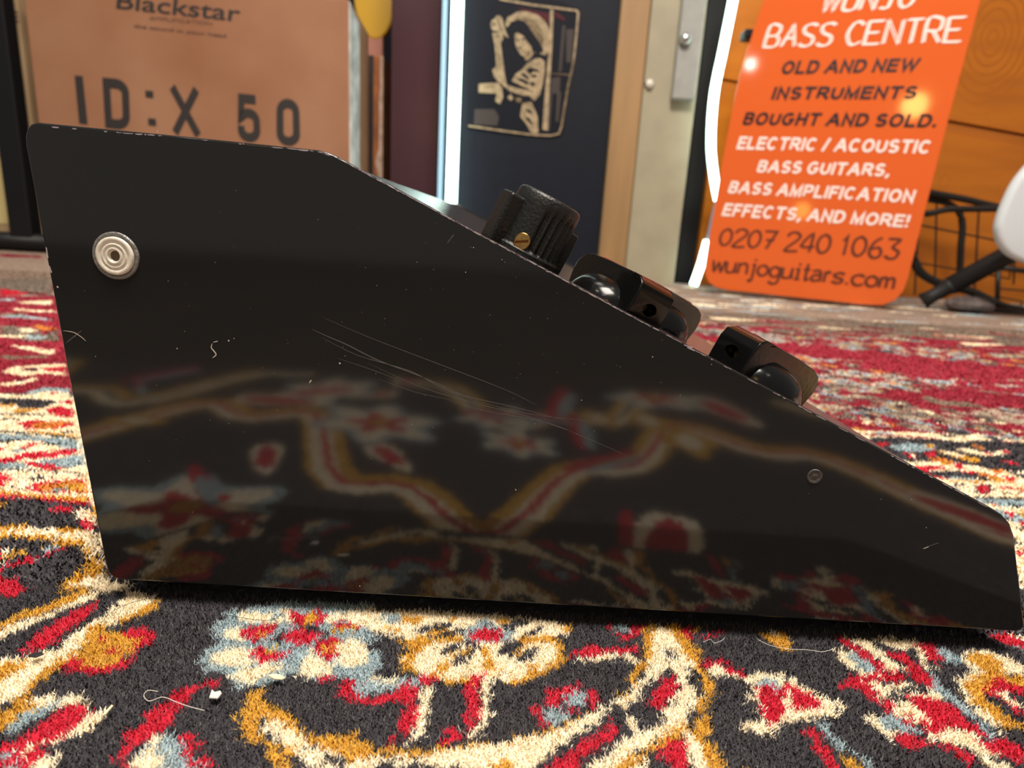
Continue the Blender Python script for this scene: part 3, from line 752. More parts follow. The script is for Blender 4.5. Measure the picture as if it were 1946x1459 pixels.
SEQ((1246, 1060), FS, '''
c 40,340 130,420 190,500 230,570 170,560 180,640 240,700 200,790 80,860 30,900 60,800 130,680 110,600 90,550 110,500 100,430
m 40,330 130,340 180,430 240,480 230,540 270,590 310,630 320,690 270,790 290,850 310,890 270,930 330,990 370,1080 360,1130 290,1130 250,990 200,910 220,830 240,740 260,650 220,560 160,500 110,410
c 140,890 200,900 250,990 280,1080 280,1130 220,1130 180,1000 170,930
m 60,900 190,840 180,870 60,950
r 60,960 150,930 130,1000 170,1080 170,1130 120,1130 90,1060 60,1040
r 130,350 200,360 190,410 290,380 360,355 330,390 280,405 170,415
m 200,355 260,350 210,390
m 555,375 700,375 720,440 705,490 640,460 590,420
c 600,378 660,378 650,410
r 245,545 270,525 380,515 395,540 270,560
c 275,570 350,550 430,590 500,610 480,620 300,605
r 345,570 420,555 485,600 450,610
c 470,620 520,590 680,590 670,620 740,620 760,650 840,660 840,700 890,700 900,720 1030,750 960,780 970,830 900,810 800,830 690,850 640,890 560,910 460,870 460,840 560,850 545,740 470,740 520,700
b 520,640 560,610 660,620 660,650 540,655
r 520,655 600,650 640,660 740,645 760,690 830,690 830,720 900,750 870,775 750,780 710,740 700,690 690,780 650,850 580,865 560,800 560,700
b 630,655 655,655 645,710 630,700
c 690,690 730,700 710,750 700,780 680,760
c 1000,405 1110,410 1210,490 1330,570 1250,590 1140,480
c 940,490 980,455 1100,510 1190,580 1210,600 1100,600 1000,540
b 1010,490 1080,485 1150,530 1200,595 1100,580 1040,530
r 960,405 1010,405 1040,440 1130,480 1180,530 1240,580 1190,585 1100,510 1010,450
c 1120,405 1250,410 1400,420 1440,540 1480,560 1430,570 1380,470 1260,460
r 1210,480 1330,490 1400,560 1480,640 1480,670 1400,640 1330,580 1320,540
r 1380,435 1470,440 1530,520 1500,545 1440,510
b 1470,440 1600,500 1640,540 1560,550 1520,520
r 1770,390 1850,380 1970,430 1970,470 1860,440
c 1850,380 1970,395 1970,420
b 1900,440 1970,470 1970,500
r 960,650 1040,605 1180,600 1300,580 1340,620 1290,630 1180,635 1160,690 1180,740 1120,730 1090,680 1040,670 980,680
c 1080,640 1180,640 1300,640 1390,660 1480,670 1540,720 1500,750 1350,710 1240,690 1200,740 1180,730 1160,660
r 1090,670 1150,650 1180,740 1130,730
c 1190,750 1350,740 1480,830 1400,860 1330,840 1240,820
r 1200,750 1240,735 1280,770 1250,815 1215,790
k 1240,690 1340,670 1420,660 1440,690 1330,700
r 1350,700 1430,710 1560,750 1650,830 1750,920 1700,910 1600,880 1520,900 1420,910 1400,860 1460,830 1370,750
b 1430,560 1490,610 1560,690 1660,770 1700,830 1660,820 1570,750 1480,680
b 1160,830 1260,810 1390,880 1390,920 1280,890 1180,860
r 1320,820 1350,800 1360,870 1330,880
c 1110,820 1160,800 1200,860 1270,900 1250,960 1210,920 1150,860
r 1250,930 1330,900 1410,940 1480,950 1440,985 1350,990
c 1400,930 1560,880 1660,900 1760,960 1860,1060 1900,1130 1800,1130 1720,1020 1620,970 1480,940
r 1690,950 1830,930 1970,1000 1970,1090 1840,1030
k 1780,1040 1860,1030 1880,1070 1820,1080
r 1500,990 1560,965 1640,1000 1680,1050 1600,1020
r 1640,1000 1680,1010 1680,1090 1650,1080
b 1690,860 1740,850 1810,930 1760,940
c 1640,470 1780,480 1870,510 1970,560 1970,600 1860,590 1700,640 1640,660 1690,750 1800,830 1860,930 1800,890 1700,800 1590,650 1620,600 1700,590 1610,510
m 1660,490 1780,500 1840,550 1850,600 1970,610 1970,660 1850,640 1760,660 1750,720 1840,800 1900,840 1970,860 1970,900 1850,880 1780,820 1690,740 1630,650 1700,610 1750,590 1660,520
r 1750,680 1830,600 1860,640 1970,670 1970,710 1870,680 1890,730 1920,780 1970,810 1900,800 1850,740 1790,720
c 1790,690 1860,680 1880,720 1970,760 1960,785 1900,760 1830,720
r 780,900 830,880 870,910 900,980 960,1060 1000,1130 920,1130 880,1030 830,970 840,930
b 840,850 900,840 940,890 920,920 870,890
b 930,930 980,930 1030,990 1010,1010 960,990
m 980,1020 1040,1010 1110,1130 1060,1130
b 1060,1010 1110,1020 1160,1090 1160,1130 1100,1060
m 460,1100 510,1090 500,1130
''')
PALA = np.array([PAL[k] for k in KEYS])
def rugcol(X, Y, jit=.0):
    kq = .0008; j0 = np.floor(Y/kq); y = (j0+.5)*kq; x = (np.floor(X/kq+.5*(j0 % 2))+.5-.5*(j0 % 2))*kq      # hand-knotted steps
    kn = np.abs(np.sin(x*91733.1+y*47111.7)*4375.85) % 1; kn2 = np.abs(np.sin(x*31733.1+y*77111.7)*9375.85) % 1
    x = x+(kn-.5)*.0013+rng.normal(0, 1, X.shape)*jit; y = y+(kn2-.5)*.0013+rng.normal(0, 1, Y.shape)*jit
    i = np.clip(((x-RX0)/RES).astype(int), 0, NX-1); j = np.clip(((y-RY0)/RES).astype(int), 0, NY-1)
    c = PALA[CAN[j, i]].copy(); c *= (1+rng.normal(0, .16, X.shape))[:, None].clip(.5, 1.5); li = rng.random(X.shape) < .05; c[li] = c[li]*.8+.09
    return c
VV = []; FF = []; CC = []; nv = 0
def grid(x0, x1, y0, y1, st, bumpz):
    global nv
    xs = np.linspace(x0, x1, int(round((x1-x0)/st))+1); ys = np.linspace(y0, y1, int(round((y1-y0)/st))+1)
    X, Y = np.meshgrid(xs, ys); n, m_ = X.shape; X = X.ravel(); Y = Y.ravel()
    VV.append(np.stack([X, Y, np.full_like(X, -.0014)+rng.normal(0, bumpz, X.shape)], 1)); CC.append(rugcol(X, Y, st*.35))
    a = (np.arange(n-1)[:, None]*m_+np.arange(m_-1)[None, :]).ravel()+nv
    q = np.stack([a, a+1, a+m_+1, a+m_], 1); FF.append(q); nv += n*m_
grid(-.30, .30, -.10, .36, .0009, .0001); grid(-1.0, 1.0, .36, 1.26, .002, .0005)
grid(-1.0, -.30, -.10, .36, .003, .0003); grid(.30, 1.0, -.10, .36, .003, .0003)
QF = np.concatenate(FF)
TF = []
def pile(x0, x1, y0, y1, st, hgt, wid, cond=None, jit=.00035):
    global nv
    X, Y = np.meshgrid(np.arange(x0, x1, st), np.arange(y0, y1, st)); X = X.ravel(); Y = Y.ravel()
    X = X+rng.uniform(-.5, .5, X.shape)*st; Y = Y+rng.uniform(-.5, .5, Y.shape)*st
    if cond is not None: k = cond(X, Y); X = X[k]; Y = Y[k]
    n = len(X); a = rng.uniform(0, 2*np.pi, n); l = rng.uniform(.25, 1.0, n)*hgt; b = a+rng.uniform(.8, 2.3, n)
    w_ = wid*rng.uniform(.7, 1.3, n); h_ = hgt*rng.uniform(.6, 1.15, n)
    z0 = np.full(n, -.0014)
    r1 = np.stack([X-np.cos(b)*w_/2, Y-np.sin(b)*w_/2, z0], 1); r2 = np.stack([X+np.cos(b)*w_/2, Y+np.sin(b)*w_/2, z0], 1)
    t = np.stack([X+np.cos(a)*l, Y+np.sin(a)*l, z0+h_], 1)
    VV.append(np.stack([r1, r2, t], 1).reshape(-1, 3)); c = rugcol(X, Y, jit); CC.append(np.repeat(c, 3, 0))
    TF.append(nv+np.arange(3*n).reshape(-1, 3)); nv += 3*n
inview = lambda X, Y: (np.abs(X) < .04+Y*.93)
pile(-.14, .15, .070, .128, .00024, .0010, .00034, inview, .00015)
pile(-.30, -.075, .128, .36, .0006, .0013, .00075, lambda X, Y: X > -.05-Y*.93, .0004)
pile(.08, .36, .128, .40, .0007, .0013, .00085, lambda X, Y: inview(X, Y), .0004)
pile(-.75, .80, .36, .78, .0014, .0014, .0016, inview, .0006)
V = np.concatenate(VV); C = np.concatenate(CC); TRI = np.concatenate(TF)
me = bpy.data.meshes.new('patterned_rug')
nq, nt_ = len(QF), len(TRI)
me.vertices.add(len(V)); me.vertices.foreach_set('co', V.astype(np.float32).ravel())
me.loops.add(nq*4+nt_*3); me.loops.foreach_set('vertex_index', np.concatenate([QF.ravel(), TRI.ravel()]).astype(np.int32))
me.polygons.add(nq+nt_)
me.polygons.foreach_set('loop_start', np.concatenate([np.arange(nq)*4, nq*4+np.arange(nt_)*3]).astype(np.int32))
me.update(calc_edges=True); me.validate()
at = me.color_attributes.new('weave', 'FLOAT_COLOR', 'POINT')
at.data.foreach_set('color', np.concatenate([C, np.ones((len(C), 1))], 1).astype(np.float32).ravel())
mr = bpy.data.materials.new('wool_pile'); mr.use_nodes = True; b_ = mr.node_tree.nodes['Principled BSDF']
b_.inputs['Roughness'].default_value = 1; b_.inputs['Specular IOR Level'].default_value = .1
an = mr.node_tree.nodes.new('ShaderNodeAttribute'); an.attribute_name = 'weave'; mr.node_tree.links.new(an.outputs['Color'], b_.inputs['Base Color'])
rug = link('patterned_rug', me, mr)
tag(rug, 'red and charcoal oriental patterned rug with cream and mustard scrolls covering the floor', 'rug')

# ================================================================== ROOM
bm = bmesh.new(); add_box(bm, (-2.4, -1.2, -.03), (2, 2.2, -.0075)); struct(obj('floor', bm, M['floor']))
bm = bmesh.new(); add_box(bm, (-2, 1.85, -.0075), (2, 1.91, 2.4)); struct(obj('wall_back', bm, M['navy']))
def xpx(u, v, Y): return onY(u, v, Y).x
YW = 1.215
def upright(name, uL, uR, v, Y, depth, m, top=2.4, bev=.002):
    bm = bmesh.new(); add_box(bm, (xpx(uL, v, Y), Y, -.0075), (xpx(uR, v, Y), Y+depth, top), bevel=bev); return struct(obj(name, bm, m))
upright('wall_left', 742, 836, 200, 1.25, .5, M['maroon'])
upright('wall_front', 846, 1166, 200, YW, .5, M['navy'])
upright('trim_1', 836, 845, 200, 1.215, .02, M['bluestrip'], bev=0)
upright('trim_2', 1164, 1218, 200, 1.198, .1, M['pine'])
upright('trim_3', 1219, 1321, 200, 1.206, .1, M['cream'])
upright('gap_shade_strip', 1322, 1368, 200, 1.30, .1, M['blackmetal'])  # black strip put in for the shaded gap beside the cream post
knobs = [tuple(onY(1885, 72, 1.275))+(.106,), tuple(onY(1795, 345, 1.275))+(.012,), tuple(onY(1925, 285, 1.275))+(.010,), tuple(onY(1858, 355, 1.275))+(.008,)]
M['ply'] = plywood('orange_plywood', (.55, .165, .010), (.32, .08, .005), knobs)
M['ply2'] = plywood('orange_plywood_dark', (.50, .15, .013), (.30, .075, .006), [])
wr = bpy.data.objects.new('wall_right', None); COL.objects.link(wr); struct(wr)
xl = xpx(1362, 200, 1.275); a = onY(1800, 229, 1.275); b2 = onY(1946, 256, 1.275); sl = (b2.z-a.z)/(b2.x-a.x)
zz = lambda x, o=0: a.z+(x-a.x)*sl+o
def board(name, zlo0, zlo1, zhi0, zhi1, Y, m):
    bm = bmesh.new(); P = [(xl, Y, zlo0), (1.7, Y, zlo1), (1.7, Y, zhi1), (xl, Y, zhi0)]
    add_prism(bm, [Vector(p) for p in P], [Vector((p[0], Y+.02, p[2])) for p in P], bevel=.001); return obj(name, bm, m, wr)
board('board', -.0075, -.0075, zz(xl, -.020), zz(1.7, -.020), 1.275, M['ply'])
board('batten', zz(xl, -.0195), zz(1.7, -.0195), zz(xl), zz(1.7), 1.279, M['ply2'])
board('board', zz(xl, .001), zz(1.7, .001), 2.4, 2.4, 1.273, M['ply'])

# switch plate on the cream post
th = thing('lock_plate', 'grey metal lock plate screwed high on the cream door post', 'lock plate', onY(1287, 192, 1.205))
bm = bmesh.new(); xa, xb = xpx(1283, 100, 1.205), xpx(1326, 100, 1.205); z0 = onY(1287, 192, 1.205).z
add_box(bm, (xa, 1.185, z0), (xb, 1.207, z0+.5), bevel=.002); obj('plate', bm, M['plate'], th)
p = onY(1301, 76, 1.184); bm = bmesh.new()
add_lathe(bm, [(0, .013), (.005, .013), (.009, .009), (.010, 0), (0, 0)], Matrix.Translation(p) @ Matrix.Rotation(math.pi/2, 4, 'X'), 20)
obj('lock_cylinder', bm, M['steel'], th, True)
p = onY(1234, 160, 1.205); bm = bmesh.new(); add_lathe(bm, [(0, .008), (.006, .007), (.009, .0), (0, 0)], Matrix.Translation(p) @ Matrix.Rotation(math.pi/2, 4, 'X'), 16)
tag(obj('wall_hook', bm, M['white_plastic'], None, True), 'small white knob fixed where pine strip meets cream post', 'hook')

# LED tubes
th = thing('led_tube', 'straight glowing white LED tube standing beside the navy board', 'light', (onZ(852, 440).x, 1.18, 0))
xa = xpx(868, 60, 1.18); bm = bmesh.new(); add_tube(bm, [(xa, 1.18, .03), (xa, 1.18, 1.6)], .0102, 16); obj('lit_tube', bm, M['led'], th, True)
bm = bmesh.new(); add_tube(bm, [(xa, 1.18, 0), (xa, 1.18, .03)], .013, 16); obj('end_cap', bm, M['blackmetal'], th, True)
th = thing('led_flex', 'wavy glowing white LED flex hanging at left edge of the orange sign', 'light', onY(1320, 540, 1.18))
for pts in ([(1408, -80), (1393, 0), (1375, 90), (1357, 180), (1351, 270), (1356, 330), (1365, 380)], [(1345, 457), (1333, 500), (1318, 542)]):
    bm = bmesh.new(); add_tube(bm, spline([onY(u, v, 1.18) for u, v in pts], 6), .0078, 14); obj('lit_tube', bm, M['led'], th, True)
bm = bmesh.new(); add_tube(bm, spline([onY(u, v, 1.18) for u, v in [(1365, 378), (1358, 400), (1351, 430), (1345, 458)]], 6), .004, 10); obj('joining_cable', bm, M['bluestrip'], th, True)

# printed poster on the navy board
PP = Plane((0, YW, 0), 0)
def Q(pts, off): return [PP.hit(880+x/5.404, y/5.404, off) for x, y in pts]
th = thing('poster', 'dark poster of a guitarist with afro hair and striped sleeve on navy board', 'poster', PP.hit(985, 255, .001))
bm = bmesh.new(); sh = [(30, -90), (900, -20), (1195, 95), (1175, 350), (1130, 720), (1085, 930), (1030, 1340), (985, 1400), (880, 1410), (400, 1365), (40, 1315)]
add_prism(bm, Q(sh, .0022), Q(sh, .0004)); obj('sheet', bm, M['print_bg'], th)
PR = {'c': 0, 'm': 1, 'g': 2, 'd': 3, 'r': 4}
bm = bmesh.new(); lay = [.0026]
def pic(txt):
    for line in txt.strip().splitlines():
        k, rest = line.strip().split(None, 1); nums = [float(q) for q in rest.replace(',', ' ').split()]
        pts = [(nums[i], nums[i+1]) for i in range(0, len(nums)-1, 2)]
        lay[0] += .00002
        f = bm.faces.new([bm.verts.new(q) for q in Q(pts, lay[0])]); f.material_index = PR[k]
def line(pts, wd, k):
    for (ax, ay), (bx, by) in zip(pts, pts[1:]):
        L = math.hypot(bx-ax, by-ay) or 1; nx, ny = -(by-ay)/L*wd/2, (bx-ax)/L*wd/2; ex, ey = (bx-ax)/L*wd*.3, (by-ay)/L*wd*.3
        lay[0] += .00001
        f = bm.faces.new([bm.verts.new(q) for q in Q([(ax+nx-ex, ay+ny-ey), (bx+nx+ex, by+ny+ey), (bx-nx+ex, by-ny+ey), (ax-nx-ex, ay-ny-ey)], lay[0])]); f.material_index = PR[k]
pic('''
r 540,70 890,140 880,240 790,170 660,120
r 945,110 1050,190 1040,215 950,170
g 1020,260 1050,260 1010,740 980,740
g 1060,300 1140,300 1110,640 1060,640
g 910,800 1000,790 990,960 905,960
g 965,950 1010,940 980,1250 950,1250
g 120,1120 320,1120 370,1200 350,1290 110,1280
c 895,95 930,95 915,500 890,900 870,1340 815,1330 845,900 880,500
g 910,800 930,800 890,1340 870,1340
c 430,240 450,190 470,170 510,150 560,120 610,115 660,120 760,150 800,180 840,220 870,270 890,330 903,420 890,500 870,540 830,585 770,565 730,540 700,420 680,330 600,230 500,230 440,285
m 520,190 620,170 720,200 800,290 830,400 820,500 770,540 740,480 720,380 660,260 560,210
d 480,230 560,200 620,215 660,250 720,340 790,440 830,530 760,560 720,520 690,440 640,370 570,330 520,360 530,460 500,450 470,390
d 700,560 760,540 850,570 850,640 780,600 720,620 660,680 560,780 530,760 640,660
c 530,350 560,335 620,370 660,430 700,480 718,560 680,610 645,622 630,580 590,560 560,510 535,450
d 545,400 580,405 575,420 545,415
d 590,395 625,390 640,410 610,415
d 565,480 610,490 595,503 565,497
m 630,560 690,510 700,560 650,600
c 280,250 300,205 330,190 345,160 380,160 405,190 420,270 450,350 470,390 430,370 400,330 360,320 300,310
d 345,190 360,200 410,320 400,330
d 310,230 330,240 320,260 305,250
c 300,340 400,320 412,400 370,465 320,445
m 330,350 385,360 380,400 330,390
c 325,450 385,440 420,700 432,830 350,800 340,650
m 345,460 360,460 385,760 370,760
c 300,720 340,680 420,740 445,850 380,860 320,790
c 400,820 440,860 470,880 600,915 700,935 725,985 600,978 480,935 400,870
c 160,860 360,850 400,900 410,1000 380,1070 330,1040 345,960 160,950
m 215,885 320,880 320,895 215,898
c 660,650 740,600 800,600 835,630 840,700 820,850 790,970 735,1035 690,1000 720,940 640,900 500,830 540,760 600,720
d 640,715 700,690 770,720 790,745 720,735 690,770
d 585,765 625,748 690,810 660,815
d 550,815 600,800 690,855 650,868
d 700,770 760,765 745,800 690,790
d 690,840 740,850 730,890 690,870
c 455,1000 490,965 515,1010 490,1035
m 540,1000 600,1010 590,1055 545,1045
c 610,1060 700,1045 740,1130 765,1200 772,1360 700,1372 655,1280 585,1195
d 640,1110 690,1130 720,1180 660,1150
d 620,1190 680,1210 720,1280 690,1270
''')
line([(380, -8), (700, 48), (1165, 108), (1182, 130), (1165, 350), (1135, 620)], 22, 'c'); line([(1135, 620), (1110, 760)], 22, 'm'); line([(905, 755), (1110, 770)], 8, 'm')
line([(1105, 770), (1075, 900), (1010, 1300)], 22, 'm'); line([(1010, 1300), (985, 1372), (900, 1392), (700, 1382), (400, 1342), (60, 1292)], 18, 'c')
obj('print', bm, [M['print_cream'], M['print_mid'], M['print_grey'], M['print_bg'], M['print_red']], th)

# ================================================================== CARDBOARD BOXES, LEFT
BP = Plane((xpx(663, 200, 1.1), 1.1, 0), -4)
def bplane_box(name, uL, uR, v, depth, ztop, m, parent, plane, bev=.003):
    A = plane.hit(uL, v); B = plane.hit(uR, v); bk = -plane.n*depth
    P = [Vector((A.x, A.y, 0)), Vector((B.x, B.y, 0)), Vector((B.x, B.y, ztop)), Vector((A.x, A.y, ztop))]
    bm = bmesh.new(); add_prism(bm, P, [q+bk for q in P], bevel=bev); return obj(name, bm, m, parent)
ztop = BP.hit(663, -2).z
th = thing('cardboard_box', 'large brown cardboard box printed ID:X 50 standing behind the black pedal', 'box', tuple(BP.hit(360, 330).xy)+(0,))
bplane_box('carton', 62, 663, 150, .19, ztop, M['card'], th, BP)
s = 2.56; C1 = lambda *pts: [(x/s, y/s) for x, y in pts]
lettering('Blackstar', C1((565, 40), (1165, 105), (572, -36), (1175, 28)), BP, M['ink'], th, .012)
lettering('AMPLIFICATION', C1((725, 97), (1030, 124), (727, 78), (1032, 106)), BP, M['ink_dim'], th, .0)
lettering('the sound in your head', C1((650, 133), (1100, 182), (651, 118), (1101, 167)), BP, M['ink_dim'], th, .02)
for ch, q in [('I', [(385, 602), (427, 606), (362, 366), (402, 370)]), ('d', [(512, 620), (634, 633), (497, 378), (626, 391)]), ('X', [(845, 650), (972, 664), (830, 417), (962, 431)]),
              ('5', [(1156, 686), (1270, 695), (1158, 455), (1258, 466)]), ('o', [(1345, 705), (1462, 712), (1345, 478), (1455, 486)])]:
    block(ch, C1(*q), BP, M['ink'], th, .2)
for q in [[(706, 439), (745, 443), (747, 478), (708, 474)], [(720, 574), (758, 578), (761, 614), (722, 610)]]:
    bm = bmesh.new(); bm.faces.new([bm.verts.new(BP.hit(x/s, y/s, .0006)) for x, y in q]); obj('lettering', bm, M['ink'], th)
B = BP.hit(663, 150); bk = -BP.n; sx = BP.x
P = [B+bk*.004+sx*.0008, B+bk*.09+sx*.0008]; bm = bmesh.new()
q = [Vector((P[0].x, P[0].y, .0)), Vector((P[1].x, P[1].y, .0)), Vector((P[1].x, P[1].y, ztop-.01)), Vector((P[0].x, P[0].y, ztop-.002))]
add_prism(bm, [v+sx*.0006 for v in q], [v-sx*.001 for v in q]); obj('tape', bm, M['tape'], th)
B2 = Plane((0, 1.38, 0), -2)
th = thing('cardboard_box', 'narrow reddish brown carton with torn edge between tall box and maroon panel', 'box', tuple(B2.hit(700, 330).xy)+(0,))
bplane_box('carton', 600, 728, 200, .2, B2.hit(700, 105).z, M['card3'], th, B2)
bm = bmesh.new(); zt = B2.hit(700, 105).z; xr = B2.hit(727, 200).x
pts = [(xr-.004-.012*random.random()*(1 if i % 2 else .3), zt*i/14) for i in range(15)]
q = [B2.o.y-.0 for _ in pts]
front = [Vector((x, B2.hit(727, 200).y-.002, z)) for x, z in pts]+[Vector((xr+.001, B2.hit(727, 200).y-.002, z)) for x, z in reversed(pts)]
add_prism(bm, front, [v+Vector((0, .0035, 0)) for v in front]); obj('torn_edge', bm, M['torn'], th)
bm = bmesh.new(); xg = B2.hit(705, 200).x; yg = B2.hit(705, 200).y
add_box(bm, (xg-.004, yg-.003, 0), (xg+.005, yg+.002, zt), bevel=.0005); obj('dark_gap_strip', bm, M['rubber'], th)  # shade of a gap, put in as a raised black strip
th = thing('yellow_paddle', 'rounded yellow paddle with pinkish handle standing above the narrow brown carton', 'paddle', tuple(onY(708, 118, 1.46).xy)+(zt,))
c_ = onY(712, -25, 1.46); bm = bmesh.new(); seg = 32
P = [Vector((c_.x+.047*math.cos(t), 1.46, c_.z+.101*math.sin(t))) for t in [2*math.pi*i/seg for i in range(seg)]]
add_prism(bm, P, [v+Vector((0, .02, 0)) for v in P], bevel=.006, seg=4); obj('head', bm, M['yellow'], th, True)
bm = bmesh.new(); add_box(bm, (c_.x-.017, 1.462, zt), (c_.x+.017, 1.478, c_.z-.088), bevel=.003); obj('handle', bm, M['pink'], th)
B3 = Plane((0, 1.11, 0), 0)
th = thing('cardboard_box', 'pale tan carton at far left behind the black upright', 'box', tuple(B3.hit(-30, 330).xy)+(0,))
bplane_box('carton', -130, 56, 200, .15, .9, M['card2'], th, B3)
lettering('CE', [(4, 40), (36, 42), (2, 20), (34, 22)], B3, M['ink_dim'], th, .02)
bm = bmesh.new(); q = [B3.hit(u, v, .001) for u, v in [(-40, 300), (2, 300), (16, 425), (-30, 425)]]
add_prism(bm, q, [v+Vector((0, .0012, 0)) for v in q]); obj('yellow_sticker', bm, mat('pale_yellow', (.62, .50, .22), .7), th)
th = thing('floor_stand', 'black metal stand with square upright and tube foot at far left', 'stand', (xpx(35, 300, 1.09), 1.09, 0))
bm = bmesh.new(); xa, xb = xpx(-15, 200, 1.07), xpx(29, 200, 1.07); add_box(bm, (xa, 1.07, .012), (xb, 1.095, 1.3), bevel=.002); obj('upright', bm, M['blackmetal'], th)
rad = .0155
bm = bmesh.new(); add_tube(bm, [(-1.1, 1.083, rad), (xb+.03, 1.083, rad)], rad, 18); obj('tube_foot', bm, M['blackmetal'], th, True)

# ================================================================== ORANGE SIGN
SP = Plane((.471, .988, 0), 25, 5); k4 = 2.28
X4 = lambda *pts: [(1300+x/k4, y/k4) for x, y in pts]
th = thing('shop_sign', 'glossy orange shop sign with rounded corners and black, white and brown lettering leaning at right', 'sign', tuple(SP.hit(1550, 575).xy)+(0,))
out = X4((390, -190), (345, 0), (300, 130), (240, 330), (200, 520), (165, 700), (135, 880), (108, 1030), (90, 1150), (90, 1185), (104, 1220), (135, 1243), (180, 1255), (500, 1290), (800, 1320), (860, 1322), (915, 1300), (950, 1260), (972, 1200), (1050, 890), (1150, 500), (1285, 0), (1340, -190))
bm = bmesh.new(); add_prism(bm, [SP.hit(u, v) for u, v in out], [SP.hit(u, v)-SP.n*.005 for u, v in out], bevel=.0008); obj('board', bm, M['orange'], th)
for tx, q, mm, bo in [
 ('OLD AND NEW', [(416, 322), (1006, 309), (436, 264), (1030, 251)], 'dark_ink', .03),
 ('INSTRUMENTS', [(375, 432), (1000, 428), (394, 376), (1022, 372)], 'dark_ink', .03),
 ('BOUGHT AND SOLD.', [(250, 541), (1088, 552), (270, 486), (1110, 494)], 'dark_ink', .03),
 ('ELECTRIC / ACOUSTIC', [(225, 646), (1062, 666), (243, 591), (1080, 608)], 'white_ink', .025),
 ('BASS GUITARS,', [(312, 746), (886, 765), (330, 694), (904, 710)], 'white_ink', .025),
 ('BASS AMPLIFICATION', [(187, 836), (990, 880), (206, 784), (1008, 824)], 'white_ink', .025),
 ('EFFECTS, AND MORE!', [(161, 934), (966, 986), (180, 880), (984, 932)], 'white_ink', .025)]:
    block(tx, X4(*q), SP, M[mm], th, .215 if mm == 'dark_ink' else .205)
handwriting('WUNJO', X4((590, 50), (985, 30), (625, -40), (1020, -62)), SP, M['white_ink'], th, .0022, dbl=.075)
handwriting('BASS CENTRE', X4((345, 203), (1195, 180), (375, 112), (1220, 74)), SP, M['white_ink'], th, .0022, dbl=.075)
handwriting('0207 240 1063', X4((148, 1060), (925, 1122), (168, 990), (945, 1035)), SP, M['brown_ink'], th, .0031, dbl=.03, gap=.28)
handwriting('wunjoguitars.com', X4((118, 1172), (905, 1250), (135, 1100), (925, 1178)), SP, M['brown_ink'], th, .0031, dbl=.035, gap=.22)
p = SP.hit(1427, 66, -.02); bm = bmesh.new(); add_box(bm, (-.012, -.008, -.007), (.012, .02, .007), Matrix.Translation(p), bevel=.003)
hk = obj('sign_bracket', bm, M['blackmetal'], th)

# lamps of the shop seen as reflections in the sign
def lamp_seen(name, u, v, dist, rad, power, col):
    p = SP.hit(u, v); d = (p-Vector((0, 0, H))).normalized(); r = d-2*d.dot(SP.n)*SP.n
    spot(name, p+r*dist, rad, power, col)
lamp_seen('wall_bulb', 1738, 200, 1.9, .045, 2.2, (1, .60, .16))
lamp_seen('wall_bulb', 1524, 400, 1.9, .032, .45, (1, .62, .12))
lamp_seen('wall_bulb', 1426, 122, 1.9, .022, .8, (1, .95, .85))

# ================================================================== STAND, RACK, WHITE GUITAR, RIGHT
YR = 1.19
th = thing('wire_rack', 'black wire rack with thin grid standing before the orange boards', 'rack', onZ(1830, 575))
bm = bmesh.new()
add_tube(bm, spline([onY(u, v, YR) for u, v in [(1740, 372), (1768, 379), (1800, 386), (1822, 402), (1829, 430), (1826, 470), (1823, 545)]], 6), .0058, 10)
add_tube(bm, spline([onY(u, v, YR-.01) for u, v in [(1740, 360), (1766, 366), (1830, 378), (1900, 394), (1990, 410)]], 5), .0062, 10)
add_tube(bm, [onY(1884, 506, YR-.01), onY(2000, 522, YR-.01)], .0050, 10)
add_tube(bm, [onY(1897, 512, YR-.01), onY(1895, 575, YR-.01)], .0042, 8)
obj('frame', bm, M['wire'], th, True)
bm = bmesh.new()
for pts in [[(1780, 385), (1776, 560)], [(1748, 380), (1738, 560)], [(1720, 422), (1900, 458), (1990, 474)], [(1720, 495), (1830, 514)], [(1872, 520), (1918, 530), (1922, 500)], [(1895, 548), (1990, 556)], [(1900, 565), (1942, 572), (1941, 590)], [(1934, 360), (1926, 540)], [(1860, 400), (1852, 550)]]:
    add_tube(bm, [onY(u, v, YR) for u, v in pts], .0018, 6)
obj('wire_grid', bm, M['wire'], th)
bm = bmesh.new(); add_tube(bm, spline([onY(u, v, 1.08) for u, v in [(1720, 470), (1735, 492), (1752, 520), (1790, 540), (1840, 552), (1880, 570), (1915, 585), (1990, 598)]], 8), [.0095]*8+[.0072]*49, 12)
tag(obj('black_cable', bm, M['wire'], None, True), 'thick black cable curving past the rubber foot under the white guitar', 'cable')
bm = bmesh.new(); add_tube(bm, spline([onY(u, v, 1.11) for u, v in [(1730, 400), (1762, 406), (1800, 398), (1850, 397), (1950, 396)]], 8), .0055, 12)
tag(obj('black_cable', bm, M['wire'], None, True), 'black cable running from the sign to the white guitar', 'cable')
bm = bmesh.new(); p0, p1 = onY(1862, 586, 1.03), onY(1990, 606, 1.0); add_tube(bm, [p0, p1], .006, 12)
tag(obj('rack_rail', bm, M['wire'], None, True), 'black rail lying on the rug edge at lower right of the orange boards', 'rail')
th = thing('guitar_stand', 'black tubular guitar stand leg with rubber foot holding the white guitar', 'stand', onZ(1750, 582))
A = onZ(1752, 583); A.z += .010; Bq = onY(1915, 484, 1.0)
mid = A.lerp(Bq, .33)
bm = bmesh.new(); add_tube(bm, [mid, Bq, Bq+(Bq-A)*.35], .0150, 16); obj('leg', bm, M['rubber'], th, True)
bm = bmesh.new(); add_tube(bm, [A, A.lerp(mid, .35), mid.lerp(A, .1), mid], [.013, .011, .012, .0150], 16); obj('rubber_foot', bm, M['rubber'], th, True)
